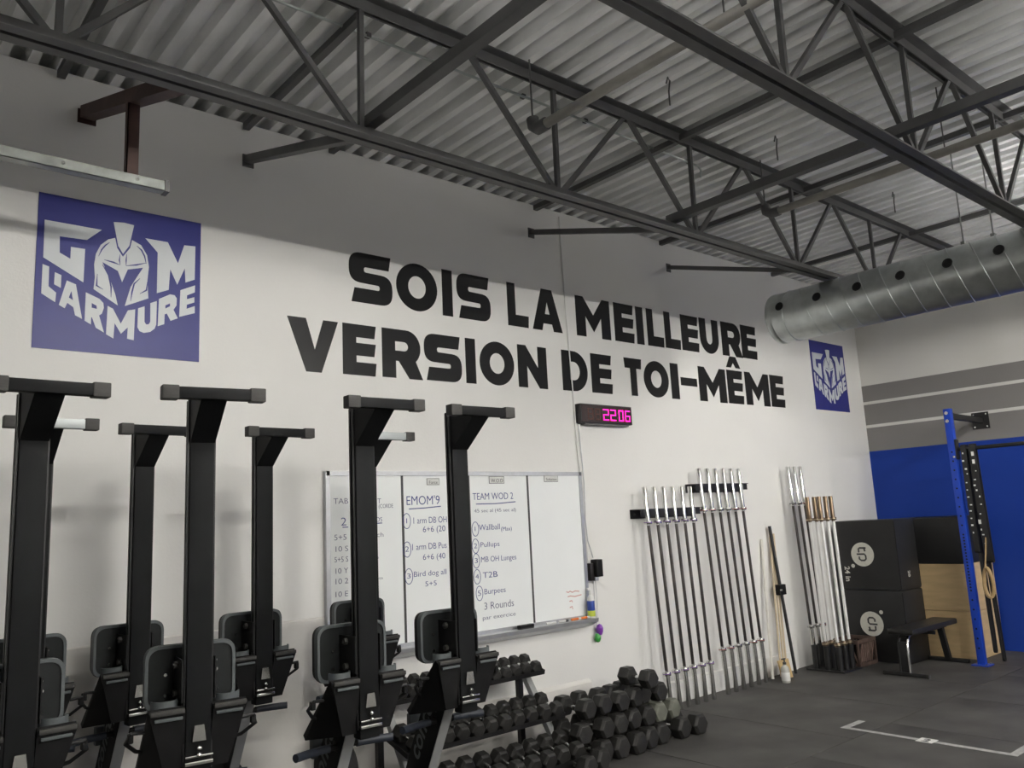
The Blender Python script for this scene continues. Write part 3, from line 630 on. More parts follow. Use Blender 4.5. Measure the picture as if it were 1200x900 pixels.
# ---------------------------------------------------------------- whiteboard
BX0, BX1, BZ0, BZ1 = 2.745, 5.235, 0.905, 2.145
BY = WALL_Y-0.03
e = empty('whiteboard', 'wide whiteboard with workout lists in blue marker and black dividers', 'whiteboard', ((BX0+BX1)/2, WALL_Y, BZ0))
ox, oy, oz = (BX0+BX1)/2, WALL_Y, BZ0
def wb(name, mb, m, smooth=0):
    o = mb.build(name, m, e, smooth); o.location = (-ox, -oy, -oz); return o
wb('board_surface', MB().span((BX0, BY+0.002, BZ0), (BX1, WALL_Y, BZ1)), m_board)
for a, b in (((BX0-0.005, BY-0.008, BZ1-0.02), (BX1+0.005, WALL_Y, BZ1+0.012)), ((BX0-0.005, BY-0.008, BZ0-0.012), (BX1+0.005, WALL_Y, BZ0+0.02)), ((BX0-0.012, BY-0.008, BZ0-0.012), (BX0+0.02, WALL_Y, BZ1+0.012)), ((BX1-0.02, BY-0.008, BZ0-0.012), (BX1+0.012, WALL_Y, BZ1+0.012))):
    wb('frame_bar', MB().span(a, b), m_alu)
wb('marker_tray', MB().prism([(WALL_Y-0.03, 0.902), (WALL_Y-0.115, 0.887), (WALL_Y-0.125, 0.902), (WALL_Y-0.13, 0.90), (WALL_Y-0.125, 0.870), (WALL_Y-0.03, 0.828)], BX0+0.1, BX1+0.02, 'x'), m_alu)
for xd in (3.362, 3.984, 4.606):
    wb('divider_tape', MB().span((xd-0.010, BY+0.0005, BZ0+0.02), (xd+0.010, BY+0.003, BZ1-0.02)), m_print)
for (a, b), nm in zip(CARDS, ('f', 'w', 's')):
    o = wb('header_card', MB().span((a[0], BY-0.0005, a[1]), (b[0], BY+0.003, b[1])), m_card)
    wb('card_border', MB().span((a[0]-0.004, BY+0.0006, a[1]-0.004), (b[0]+0.004, BY+0.003, b[1]+0.004)), m_print)
for t, x0, x1, z, h, c in BOARD:
    mm = (m_ink, m_ink2, m_print)[c]
    o = place_text('handwriting' if c < 2 else 'card_text', t, mm, x0, x1, z, h, (BY+0.001) if c < 2 else BY-0.0012, None, bold=-0.008)
    o.parent = e; o.location = Vector(o.location)-Vector((ox, oy, oz))
def flat_on_board(name, cs, m):
    o = link(name, flat_mesh(name, cs, m, 0.001), e); o.rotation_euler = (PI/2, 0, 0); o.location = (-ox, BY+0.0015-oy, -oz)
for rx, rz in RINGS: flat_on_board('number_ring', ring2d(rx, rz, 0.036, 0.058, 0.005), m_ink)
for l in ULINES: flat_on_board('underline', [ribbon2d(l, 0.007)], m_ink)
for l in REDS: flat_on_board('faded_mark', [ribbon2d(l, 0.009)], m_redink)

TRZ = 0.903
TY = WALL_Y-0.085
t = empty('board_eraser', 'dark felt eraser lying on the whiteboard tray', 'eraser', (4.46, TY, TRZ-0.002), 0.05)
MB().box((0, 0, 0.018), (0.15, 0.045, 0.024), 0.004).build('eraser_grip', m_plastic, t); MB().box((0, 0, 0.003), (0.145, 0.042, 0.012)).build('felt_pad', m_print, t)
for i, (mx, cm, lab) in enumerate([(4.72, m_white, 'white marker on the whiteboard tray right of the eraser'), (4.86, m_print, 'black-capped marker on the tray, between the white and orange ones'), (5.01, m_orange, 'orange-labelled marker on the whiteboard tray, left of two'), (5.115, m_orange, 'orange-labelled marker on the whiteboard tray, nearest the spray bottle')]):
    t = empty('marker', lab, 'marker', (mx, TY-0.01, TRZ+0.006), 0, 'markers on the tray')
    MB().cyl((-0.045, 0, 0.004), (0.03, 0, 0.004), 0.010, seg=10).build('barrel', cm if cm != m_print else m_white, t)
    MB().cyl((0.03, 0, 0.004), (0.06, 0, 0.004), 0.0105, seg=10).build('marker_cap', m_print if cm == m_print else m_white, t)
t = empty('spray_bottle', 'small cleaner spray bottle with blue and yellow label at the tray end', 'bottle', (5.215, TY, TRZ))
MB().lathe([(0.0, 0), (0.030, 0.0), (0.032, 0.01), (0.032, 0.15), (0.024, 0.175), (0.013, 0.19), (0.013, 0.20), (0, 0.20)], seg=18).build('bottle_body', m_white, t)
MB().lathe([(0.0325, 0.06), (0.0333, 0.062), (0.0333, 0.14), (0.0325, 0.142)], seg=18).build('upper_label', m_bluep, t)
MB().lathe([(0.0325, 0.012), (0.0333, 0.014), (0.0333, 0.058), (0.0325, 0.06)], seg=18).build('lower_label', m_yellow, t)
MB().cyl((0, 0, 0.20), (0, 0, 0.235), 0.016, 0.012, 12).box((-0.012, 0, 0.24), (0.05, 0.018, 0.018), 0.003).build('spray_head', m_white, t)
t = empty('hanging_timer', 'violet and green plastic clickers hanging on cords below the adapter', 'clicker', (5.325, WALL_Y, 0.70))
MB().tube([(0.01, -0.02, 0.52), (0.0, -0.02, 0.3), (0.012, -0.02, 0.09)], 0.003, 6).tube([(0.03, -0.02, 0.52), (0.035, -0.02, 0.3), (0.014, -0.02, 0.14)], 0.003, 6).build('cord', m_alu, t)
MB().lathe([(0, -0.05), (0.018, -0.042), (0.030, -0.015), (0.032, 0.015), (0.018, 0.042), (0, 0.05)], c=(0.02, -0.045, 0.085), seg=14).build('violet_clicker', m_violet, t)
MB().lathe([(0, -0.04), (0.018, -0.032), (0.028, -0.01), (0.028, 0.01), (0.018, 0.034), (0, 0.04)], c=(0.0, -0.034, 0.018), seg=14).build('green_clicker', m_green, t)

# ================================================================ ROWING MACHINES STOOD ON END
TO = 0.235      # how far the foot bar stands out from the upright
def make_rower():
    e = empty('rowing_machine', 'x', 'rower', (0, 0, 0), group='rowing machines stored on end')
    MB().box((0, 0, 1.575), (0.098, 0.066, 1.51), 0.006).build('monorail', m_rower, e)
    for s in (-1, 1):
        tr = MB()
        tr.span((s*0.048, -0.020, 0.86), (s*0.056, -0.008, 2.31)); tr.span((s*0.048, 0.008, 0.86), (s*0.056, 0.020, 2.31))
        tr.build('rail_track', m_rowside, e, smooth=0)
    # rear leg bracket: folded plate from post to foot bar
    g = MB()
    for s in (-1, 1):
        g.prism([(-0.03, 2.326), (-TO, 2.322), (-TO, 2.283), (-0.034, 2.13)], s*0.046, s*0.050, 'x')
    g.add([(-0.048, -0.034, 2.13), (0.048, -0.034, 2.13), (0.048, -TO, 2.283), (-0.048, -TO, 2.283), (-0.048, -0.031, 2.133), (0.048, -0.031, 2.133), (0.048, -TO+0.003, 2.286), (-0.048, -TO+0.003, 2.286)],
          [(0, 1, 2, 3), (7, 6, 5, 4), (0, 4, 5, 1), (1, 5, 6, 2), (2, 6, 7, 3), (3, 7, 4, 0)])
    g.span((-0.048, -TO, 2.318), (0.048, -0.03, 2.322))
    g.build('rear_leg_bracket', m_rower, e, smooth=0)
    for s in (-1, 1):
        MB().cyl((s*0.036, -0.042, 2.145), (s*0.036, -0.03, 2.145), 0.008, seg=8).build('bolt', m_chrome, e)
    MB().box((0, -TO, 2.303), (0.29, 0.046, 0.046), 0.003).build('foot_bar', m_rower, e)
    for s in (-1, 1):
        MB().box((s*0.168, -TO, 2.303), (0.062, 0.056, 0.056), 0.005).build('end_cap', m_cap, e)
    # seat, its pan towards us
    out = rounded([(-0.178, 0.0), (-0.178, 0.255), (0.178, 0.255), (0.178, 0.0)], 0.055, 6)
    st = MB().prism(out, 0.128, 0.165, 'y').build('seat', m_seat, e); st.location = (0, 0, 1.055)
    inn = [(x*0.93, 0.1275+(z-0.1275)*0.905) for x, z in out]
    n = len(out)
    tr = MB()
    vs = [(x, 0.122, z) for x, z in out]+[(x, 0.122, z) for x, z in inn]+[(x*1.012, 0.150, 0.1275+(z-0.1275)*1.015) for x, z in out]+[(x, 0.129, z) for x, z in inn]
    f = []
    for i in range(n):
        j = (i+1) % n
        f += [(i, j, n+j, n+i), (2*n+i, 2*n+j, j, i), (n+i, n+j, 3*n+j, 3*n+i)]
    tr.add(vs, f); tr.build('seat_trim', m_greytrim, st)
    pd = MB(); pd.prism([(x*0.97, 0.1275+(z-0.1275)*0.97) for x, z in out], 0.165, 0.19, 'y'); pd.build('seat_pad', m_plastic, st)
    for x, z in ((-0.10, 0.06), (-0.10, 0.14), (0.10, 0.06), (0.10, 0.14)):
        MB().cyl((x, 0.122, z), (x, 0.130, z), 0.007, seg=8).build('screw', m_chrome, st)
    for s in (-1, 1): MB().span((s*0.060, -0.03, 0.05), (s*0.066, 0.13, 0.21)).build('carriage_plate', m_plastic, st, smooth=0)
    for s in (-1, 1):
        for z in (0.075, 0.185): MB().cyl((s*0.056, 0.052, z), (s*0.082, 0.052, z), 0.015, seg=12).build('roller', m_cap, st)
        MB().cyl((s*0.082, 0.052, 0.185), (s*0.085, 0.052, 0.185), 0.006, seg=8).build('roller_bolt', m_chrome, st)
    # main frame: leans from the foot plate back towards the wall
    a = Vector((0, 0.02, 1.05)); b = Vector((0, 0.55, 0.09))
    dv = (b-a).normalized(); nv = Vector((0, -dv.z, dv.y))
    if nv.y > 0: nv = -nv
    fr = MB(); fr.bar(a-nv*0.09, b-nv*0.09, 0.062, 0.18, (0, 1, 0.5), 0.004)
    fo = fr.build('main_frame', m_rower, e)
    ff = MB(); ff.bar(a+nv*0.0015, b+nv*0.0015, 0.056, 0.004, (0, 1, 0.5)); ff.build('lit_frame_face', m_greyside, fo, smooth=0)  # paler than the black frame: its reflected light put into the colour
    me, x0, x1, y0, y1 = text_mesh('frame_lettering', 'concept 2', m_greytrim, bold=0.018, depth=0.001, shear=0.18)
    Lt, Ht = 0.56, 0.098
    me.transform(Matrix.Translation((-x0, -0.10, 0))); me.transform(Matrix.Diagonal((Lt/(x1-x0), Ht/0.72, 1, 1)))
    tx = -dv; tz = Vector((-1, 0, 0)); ty = tz.cross(tx)
    c0 = a+dv*0.66-nv*0.105
    mt = Matrix(((tx.x, ty.x, tz.x, -0.0317), (tx.y, ty.y, tz.y, c0.y), (tx.z, ty.z, tz.z, c0.z), (0, 0, 0, 1)))
    me.transform(mt); link('frame_lettering', me, fo)
    # foot plates
    for s in (-1, 1):
        xi, xo = s*0.052, s*0.185
        xb0, xb1 = s*0.048, s*0.120
        fb = MB()
        # heel edge (top, towards us), frame point (below), toe (lower, towards the wall)
        H0, H1, F0, F1, T0, T1 = (xi, -0.045, 1.075), (xo, -0.045, 1.075), (xb0, 0.0, 0.845), (xb1, 0.0, 0.845), (xi, 0.245, 0.80), (xo, 0.245, 0.80)
        K0, K1 = (xi, -0.02, 1.092), (xo, -0.02, 1.092); Q0, Q1 = (xi, 0.265, 0.82), (xo, 0.265, 0.82)
        fb.add([H0, H1, F0, F1, T0, T1, K0, K1, Q0, Q1], [(0, 1, 3, 2), (2, 3, 5, 4), (0, 6, 7, 1), (6, 8, 9, 7), (8, 4, 5, 9), (0, 2, 4, 8, 6), (1, 7, 9, 5, 3)])
        fo_ = fb.build('footboard', m_plastic, e, smooth=0)
        cxp = (xi+xo)/2
        hc = MB(); pts = arc_pts = [(cxp+0.052*math.cos(math.radians(t)), 0.03+0.05*math.sin(math.radians(t))) for t in range(180, 361, 20)]
        outer = pts; inner = [(cxp+(x-cxp)*0.88, 0.03+(y-0.03)*0.88) for x, y in pts]
        hc.prism(outer+inner[::-1], 1.075, 1.115, 'z'); hc.build('heel_cup', m_greytrim, fo_)
        MB().box((cxp, -0.046, 1.078), (abs(xo-xi)-0.006, 0.018, 0.020), 0.005).build('heel_lip', m_cap, fo_)
        MB().box((cxp-s*0.004, -0.048, 1.052), (abs(xo-xi)-0.03, 0.012, 0.012), 0.003).build('lip_ridge', m_greytrim, fo_)
        sp = MB(); sp.tube([(xo, 0.05, 1.0), (xo+s*0.05, 0.04, 1.005), (xo+s*0.065, 0.07, 0.965), (xo+s*0.02, 0.12, 0.92), (xo-s*0.01, 0.14, 0.91)], 0.008, 6); sp.build('strap', m_band, fo_)
        MB().box((xo+s*0.05, 0.055, 0.985), (0.02, 0.03, 0.035), 0.004).build('buckle', m_plastic, fo_)
    cp = MB(); cp.prism([(-0.026, 0.0), (0.026, 0.0), (0.018, 0.06), (-0.018, 0.06)], -0.047, -0.043, 'y')
    o = cp.build('centre_plate', m_chrome, e, smooth=0); o.location = (0, 0, 0.955)
    for z in (0.905, 0.93): MB().lathe([(0, -0.011), (0.009, -0.006), (0.011, 0), (0.009, 0.006), (0, 0.011)], c=(0, -0.05, z), seg=10).build('chain_bolt', m_chrome, e)
    MB().box((0, -0.03, 0.875), (0.105, 0.04, 0.014), 0.002).box((0, -0.03, 0.90), (0.105, 0.04, 0.008), 0.002).build('foot_bracket', m_chrome, e)
    # handle hanging behind the frame, blue grips
    h = MB(); h.cyl((-0.08, 0.235, 0.745), (0.08, 0.235, 0.745), 0.014, seg=10); h.box((0, 0.25, 0.745), (0.07, 0.05, 0.05), 0.008); ho = h.build('handle', m_plastic, e)
    for s in (-1, 1): MB().tube([(s*0.07, 0.235, 0.745), (s*0.10, 0.236, 0.745), (s*0.17, 0.226, 0.744), (s*0.245, 0.205, 0.743), (s*0.25, 0.203, 0.743)], 0.019, 12).build('grip', m_bluegrip, ho)
    # flywheel, front leg, monitor
    MB().lathe([(0.0, -0.07), (0.17, -0.07), (0.20, -0.045), (0.20, 0.045), (0.17, 0.07), (0, 0.07)], c=(0, 0.47, 0.24), seg=28, M=Matrix.Rotation(PI/2, 3, 'Y')).build('flywheel_cage', m_plastic, e)
    MB().box((0, 0.52, 0.035), (0.36, 0.05, 0.05), 0.004).build('front_leg', m_rower, e)
    for s in (-1, 1):
        MB().box((s*0.19, 0.52, 0.033), (0.06, 0.062, 0.062), 0.005).build('front_foot', m_cap, e)
        MB().cyl((s*0.12, 0.20, 0.03), (s*0.16, 0.20, 0.03), 0.03, seg=14).build('caster', m_cap, e)
    MB().bar((0, 0.25, 0.06), (0, 0.52, 0.06), 0.06, 0.05).span((-0.17, 0.185, 0.02), (0.17, 0.215, 0.045)).build('front_stand', m_rower, e, smooth=0)
    MB().tube([(0.0, 0.36, 0.50), (0.0, 0.42, 0.56), (0.0, 0.46, 0.62), (0.0, 0.47, 0.66)], 0.014, 8).build('monitor_arm', m_plastic, e)
    MB().box((0, 0.48, 0.70), (0.10, 0.04, 0.10), 0.01).build('monitor', m_greytrim, e)
    return e
rower0 = make_rower()
# x, y of the upright, turn about z, label
ROWERS = [
 (0.635, 3.54, 2.0, 'black rowing machine on end, front row, largest and cut by the left edge'),
 (1.245, 3.465, -8.0, 'black rowing machine on end, front row, second from the left edge'),
 (1.995, 3.435, -2.0, 'black rowing machine on end, front row, before the left whiteboard column'),
 (2.590, 3.480, -2.0, 'black rowing machine on end, front row, rightmost, before the whiteboard middle'),
 (0.850, 4.535, 0.0, 'rowing machine on end with pale silver foot bar behind the leftmost machine'),
 (1.362, 4.655, 3.0, 'black rowing machine on end, back row, below the large blue sign'),
 (2.000, 4.575, 1.0, 'black rowing machine on end, back row, just left of the whiteboard'),
 (2.690, 4.570, -1.0, 'rowing machine on end with pale silver foot bar, hidden behind a front-row machine')]
for i, (x, y, rz, lab) in enumerate(ROWERS):
    r = rower0 if i == 0 else dup(rower0)
    r.location = (x, y, 0); r.rotation_euler = (0, 0, math.radians(rz)); r['label'] = lab
    if 'pale silver' in lab:
        for c in r.children:
            if c.name.startswith('foot_bar'):
                c.data = c.data.copy(); c.data.materials[0] = m_silverbar; c['label'] = 'pale silver foot bar'

# ================================================================ HEX DUMBBELLS
DB = {}
def hex_head(s, hl, x0, m):
    # hexagonal head, flats at top and bottom, axis along x, chamfered outer rims
    R = s/2/math.cos(PI/6); b = MB()
    c = min(0.15*s, hl*0.28)
    prof = [(R*0.80, x0), (R, x0+c), (R, x0+hl-c), (R*0.80, x0+hl)]
    vs, n = [], 6
    for r, x in prof:
        for k in range(6):
            a = PI/6+k*PI/3+PI/6
            vs.append((x, r*math.cos(a), r*math.sin(a)))
    fs = []
    for i in range(3):
        for k in range(6): fs.append((i*6+k, i*6+(k+1) % 6, (i+1)*6+(k+1) % 6, (i+1)*6+k))
    fs += [tuple(range(5, -1, -1)), tuple(18+k for k in range(6))]
    b.add(vs, fs)
    t = b.bm
    bmesh.ops.bevel(t, geom=t.edges[:], offset=0.022*s, segments=1, affect='EDGES')
    return b.mesh('head', m, 0)
def dumbbell_meshes(s, L, m):
    key = (s, L, m.name)
    if key not in DB:
        hl = L*0.33; g = L-2*hl
        h = MB().lathe([(0.0, -g/2-0.01), (0.011, -g/2-0.01), (0.013, -g/2), (0.0125, -g*0.3), (0.0155, 0), (0.0125, g*0.3), (0.013, g/2), (0.011, g/2+0.01), (0, g/2+0.01)], seg=12, M=Matrix.Rotation(PI/2, 3, 'Y')).mesh('handle', m_chrome, 40)
        DB[key] = (hex_head(s, hl, -L/2, m), hex_head(s, hl, L/2-hl, m), h)
    return DB[key]
def dumbbell(c, s, L, yaw, tilt, label, group, m=None, spin=0.0):
    # yaw = 0: axis along the wall normal; tilt > 0 lowers the end nearer the room
    m = m or m_hex
    e = empty('hex_dumbbell', label, 'dumbbell', c, group=group)
    ax = Vector((math.sin(yaw)*math.cos(tilt), -math.cos(yaw)*math.cos(tilt), -math.sin(tilt)))
    side = Vector((0, 0, 1)).cross(ax).normalized(); upv = ax.cross(side)
    Rm = Matrix((ax, side, upv)).transposed() @ Matrix.Rotation(spin, 3, 'X')
    e.rotation_euler = Rm.to_euler()
    a, b, h = dumbbell_meshes(s, L, m)
    link('head', a, e); link('head', b, e); link('handle', h, e)
    return e

# ---------------------------------------------------------------- three-tier rack
RX0, RX1 = 2.97, 4.345
TIERS = [  # front lip y, z, tilt, shelf depth, head size, length, pitch, name
 (4.83, 0.600, 16, 0.23, 0.085, 0.205, 0.1005, 'top'),
 (4.63, 0.315, 16, 0.25, 0.104, 0.245, 0.1220, 'middle'),
 (4.42, 0.055, 16, 0.27, 0.118, 0.270, 0.1420, 'bottom')]
e = empty('dumbbell_rack', 'black three-tier dumbbell rack with grey uprights under the whiteboard', 'rack', ((RX0+RX1)/2, 4.75, 0))
o_ = Vector((-(RX0+RX1)/2, -4.75, 0))
def rk(name, mb, m, smooth=0):
    o = mb.build(name, m, e, smooth); o.location = o_
for yl, zl, tl, dp, s, L, p, nm in TIERS:
    t = math.radians(tl); cy, sy = math.cos(t), math.sin(t)
    def P(u, v): return (yl+u*cy-v*sy, zl+u*sy+v*cy)
    sh = MB(); poly = [P(0, 0), P(dp, 0), P(dp, 0.03), P(dp-0.004, 0.03), P(dp-0.004, 0.004), P(0.004, 0.004), P(0.004, 0.034), P(0, 0.034)]
    sh.prism(poly, RX0, RX1, 'x'); 
    for xx in (RX0, RX1-0.004): sh.prism([P(0, 0), P(dp, 0), P(dp, 0.03), P(0, 0.034)], xx, xx+0.004, 'x')
    rk('shelf', sh, m_black)
for xx in (RX0+0.05, RX1-0.07):
    up_ = MB(); up_.bar((xx+0.025, 5.06, 0.66), (xx+0.025, 4.60, 0.0), 0.05, 0.045, (0, 1, 0)); rk('upright', up_, m_greyside)
    rk('base_foot', MB().box((xx+0.025, 4.80, 0.02), (0.06, 0.62, 0.04), 0.004), m_black)
    rk('rear_leg', MB().bar((xx+0.025, 5.08, 0.64), (xx+0.025, 5.08, 0.02), 0.045, 0.04, (0, 1, 0)), m_black)
for yl, zl, tl, dp, s, L, p, nm in TIERS:
    t = math.radians(tl); n = int((RX1-RX0-0.02)/p)
    for i in range(n):
        x = RX1-0.012-p/2-i*p
        u = dp/2+random.uniform(-0.008, 0.008); v = 0.006+s/2
        c = (x, yl+u*math.cos(t)-v*math.sin(t), zl+u*math.sin(t)+v*math.cos(t))
        where = 'rightmost' if i == 0 else ORD[i]+' from the right end'
        dumbbell(c, s, L, random.uniform(-0.04, 0.04), t, 'black hex dumbbell on the rack\'s '+nm+' tier, '+where, 'dumbbells on the '+nm+' tier')

# ---------------------------------------------------------------- stack of heavy dumbbells on the floor
SZ = 0.150
R1 = [4.52, 4.68, 4.845, 5.01, 5.18, 5.40, 5.585]
h0, h1, h2, h3 = SZ/2, SZ/2+0.140, SZ/2+0.280, SZ/2+0.418
PILE = []
for i, x in enumerate(R1):
    PILE.append(((x, 4.56+random.uniform(-.03, .03), h0), 0.152, 0.36, random.uniform(-.12, .12), 'floor row'))
for i, x in enumerate([4.385, 4.60, 4.765, 4.925, 5.08]):
    PILE.append(((x, 4.64+random.uniform(-.03, .03), h1), 0.144, 0.34, random.uniform(-.08, .08), 'second layer'))
for i, x in enumerate([4.49, 4.68, 4.85, 5.005, 5.155, 5.30]):
    PILE.append(((x, 4.68+random.uniform(-.03, .03), h2), 0.140, 0.34, random.uniform(-.09, .09), 'third layer'))
PILE.append(((5.085, 4.56, h3), 0.136, 0.33, -0.03, 'top layer'))
count = {}
tot = {}
for p in PILE: tot[p[4]] = tot.get(p[4], 0)+1
for c, s, L, yw, lay in PILE:
    k = count.get(lay, 0); count[lay] = k+1
    where = 'on its own' if tot[lay] == 1 else 'leftmost' if k == 0 else ('rightmost' if k == tot[lay]-1 else ORD[k]+' from the left')
    dumbbell(c, s, L, yw, 0.0, 'heavy black hex dumbbell in the floor stack, '+lay+', '+where, 'heavy dumbbells stacked on the floor')
# loose front ones and the dusty greenish pair at the back right
dumbbell((4.20, 4.40, 0.066), 0.132, 0.31, 0.10, 0, 'black hex dumbbell on the floor between the rack and the stack', 'heavy dumbbells stacked on the floor')
dumbbell((4.37, 4.45, 0.07), 0.14, 0.32, 0.15, 0, 'black hex dumbbell on the floor, foremost of the stack', 'heavy dumbbells stacked on the floor')
dumbbell((5.385, 4.62, h1), 0.144, 0.33, 0.1, 0, 'dusty greenish-grey hex dumbbell in the second layer, right one of two', 'dusty dumbbells in the stack', m_hexg)
dumbbell((5.233, 4.62, h1), 0.144, 0.33, -0.05, 0, 'dusty greenish-grey hex dumbbell in the second layer, left one of two', 'dusty dumbbells in the stack', m_hexg)

# ================================================================ BARBELLS
def barbell_meshes(L, sl, rs, ring, shaft, sleeve, rsh=0.0148):
    a = MB().cyl((0, 0, sl), (0, 0, L-sl), rsh, seg=12).mesh('shaft', shaft, 40)
    b = MB().lathe([(0, 0), (rs*0.9, 0), (rs, 0.004), (rs, sl-0.004), (0, sl-0.004)], seg=14).mesh('sleeve', sleeve, 40)
    c = MB().lathe([(rs+0.0005, -0.016), (0.036, -0.016), (0.038, -0.012), (0.038, 0.012), (0.036, 0.016), (rsh, 0.016), (rsh, 0.028)], seg=18).mesh('collar', sleeve, 40)
    r = MB().lathe([(0.0382, -0.004), (0.0392, -0.003), (0.0392, 0.003), (0.0382, 0.004)], seg=18).mesh('collar_ring', ring, 40)
    return L, sl, a, b, c, r
def barbell(K, foot, top, label, group):
    L, sl, a, b, c, r = K
    e = empty('barbell', label, 'barbell', foot, group=group)
    d = (Vector(top)-Vector(foot)).normalized()
    e.rotation_euler = d.to_track_quat('Z', 'Y').to_euler()
    link('shaft', a, e)
    link('sleeve', b, e); o = link('sleeve', b, e); o.location = (0, 0, L); o.rotation_euler = (PI, 0, 0)
    for z, rx in ((sl, 0), (L-sl, PI)):
        o = link('collar', c, e); o.location = (0, 0, z); o.rotation_euler = (rx, 0, 0)
        if r: q = link('collar_ring', r, o)
    return e
KW = barbell_meshes(2.01, 0.33, 0.0225, m_purple, m_shaft, m_chrome)
KM = barbell_meshes(2.19, 0.42, 0.0235, m_red, m_shaft, m_chrome)
KN = barbell_meshes(2.19, 0.42, 0.0235, m_print, m_shaft, m_chrome)
for i in range(6):
    t = i/5
    barbell(KW, (6.015+t*0.66, 5.02+0.02*t, 0.003), (5.99+t*0.69, 5.125, 2.0), 'shorter chrome barbell with violet collars, lower left rack, '+('leftmost' if i == 0 else ('rightmost' if i == 5 else ORD[i]+' from the left')), 'barbells in the lower left wall rack')
for i in range(6):
    t = i/5
    barbell(KN if i in (2, 3) else KM, (6.93+t*0.70, 5.06+0.03*t, 0.003), (6.86+t*0.68, 5.135, 2.18), 'tall steel barbell, upper right wall rack, '+('leftmost' if i == 0 else ('rightmost' if i == 5 else ORD[i]+' from the left')), 'barbells in the upper right wall rack')
def gun_rack(x0, n, pitch, z, label):
    w = n*pitch+0.10
    e = empty('barbell_wall_rack', label, 'rack', (x0, WALL_Y, z), group='black barbell wall racks')
    p = [(-0.05, 0), (w-0.05, 0)]
    # notched shelf plate: fingers between the bars
    pts = [(-0.05, -0.004), (-0.03, -0.09)]
    for i in range(n):
        c = i*pitch+0.055
        pts += [(c-0.030, -0.125), (c-0.027, -0.13), (c-0.027, -0.085), (c+0.027, -0.085), (c+0.027, -0.13), (c+0.030, -0.125)]
    pts += [(w-0.05, -0.13), (w+0.06, -0.004)]
    MB().prism(pts, 0.0, 0.006, 'z').build('notched_plate', m_black, e, smooth=0)
    MB().span((-0.05, -0.006, -0.08), (w-0.05, 0, 0.004)).build('back_plate', m_black, e, smooth=0)
    for i in range(n+1):
        c = i*pitch+0.055-pitch/2
        MB().span((c-0.036, -0.131, -0.062), (c+0.036, -0.126, 0.003)).build('front_lip', m_black, e, smooth=0)
    for s in (0.0, w-0.12):
        MB().cyl((s, -0.012, -0.04), (s, -0.006, -0.04), 0.008, seg=8).build('wall_bolt', m_chrome, e)
gun_rack(5.945, 6, 0.138, 1.80, 'black notched wall rack holding the six shorter barbells')
gun_rack(6.805, 6, 0.136, 2.03, 'black notched wall rack holding the six taller barbells')

# ---------------------------------------------------------------- floor bar holder with nine tubes
hx, hy = (8.53, 8.655, 8.78), (4.76, 4.90, 5.04)
e = empty('bar_holder', 'black floor bar holder with nine tubes by the corner', 'bar holder', (8.655, 4.90, 0))
MB().box((0, 0, 0.008), (0.40, 0.44, 0.016), 0.003).build('base_plate', m_black, e)
for a in hx:
    for b in hy:
        t = MB().lathe([(0.0, 0.016), (0.034, 0.016), (0.034, 0.26), (0.029, 0.26), (0.029, 0.03), (0, 0.03)], seg=14)
        o = t.build('tube', m_black, e); o.location = (a-8.655, b-4.90, 0)
for i in range(3):
    barbell(KN if i < 2 else KM, (hx[i], hy[2], 0.032), (hx[i]-0.015, 5.13, 2.2), 'tall steel barbell in the floor holder, back row, '+('left', 'middle', 'right')[i], 'tall barbells in the floor holder')
KS = barbell_meshes(1.83, 0.25, 0.0245, m_brass, m_white_shaft, m_bronze, 0.0175)
names = ['left', 'middle', 'right']
spots = [(0, 1), (1, 1), (2, 1), (0, 0), (1, 0), (2, 0)]
for (i, j) in spots[:5]+spots[5:]:
    barbell(KS, (hx[i], hy[j], 0.032), (hx[i]+random.uniform(-.015, .015), hy[j]+0.03+random.uniform(-.01, .02), 1.86), 'short white-shaft barbell with bronze sleeves in the floor holder, '+('front' if j == 0 else 'middle')+' row, '+names[i], 'short bronze-ended barbells')

# ================================================================ STICKS BY THE WALL
def stick(p0, p1, r, m, name, label, cat, group=None, caps=True):
    e = empty(name, label, cat, p0, group=group)
    a = Vector(p0); b = Vector(p1)
    o = MB().cyl((0, 0, 0), b-a, r, seg=12).build('stick', m, e)
    return e
stick((7.81, 5.13, 0.003), (7.99, 5.22, 1.43), 0.016, m_pvc, 'pvc_pipe', 'white PVC pipe leaning on the wall, left of the thin dowels', 'pipe')
for i, (xa, xb, zt, la) in enumerate([(7.955, 8.155, 1.54, 'left'), (8.02, 8.185, 1.51, 'middle'), (8.07, 8.225, 1.48, 'right')]):
    stick((xa, 5.12, 0.003), (xb, 5.215, zt), 0.011, m_wood, 'wooden_dowel', 'pale wooden dowel leaning on the wall, '+la+' of three', 'dowel', 'pale dowels by the wall')
e = empty('black_pole', 'black metal pole with a square clamp leaning on the wall', 'pole', (8.14, 5.06, 0))
a = Vector((8.14, 5.06, 0.015)); b = Vector((8.13, 5.195, 1.565)); q = a.lerp(b, 0.56)
MB().cyl((0, 0, 0.015), b-Vector((8.14, 5.06, 0)), 0.017, seg=12).build('pole', m_black, e)
o = MB().box((0, 0, 0), (0.12, 0.06, 0.11), 0.006).build('clamp', m_plastic, e); o.location = q-Vector((8.14, 5.06, 0))
k = MB().cyl((-0.05, -0.045, 0), (-0.05, -0.03, 0), 0.012, seg=10).build('clamp_bolt', m_chrome, o)
e = empty('wood_offcut', 'small raw wooden board standing against the wall below the dowels', 'board', (7.93, 5.03, 0))
e.rotation_euler = (math.radians(-12), 0, 0)
MB().box((0, 0, 0.095), (0.19, 0.018, 0.19), 0.002).build('board', m_boardwood, e)
e = empty('pump_bottle', 'clear pump bottle with white label on the floor by the wall', 'bottle', (7.74, 4.93, 0))
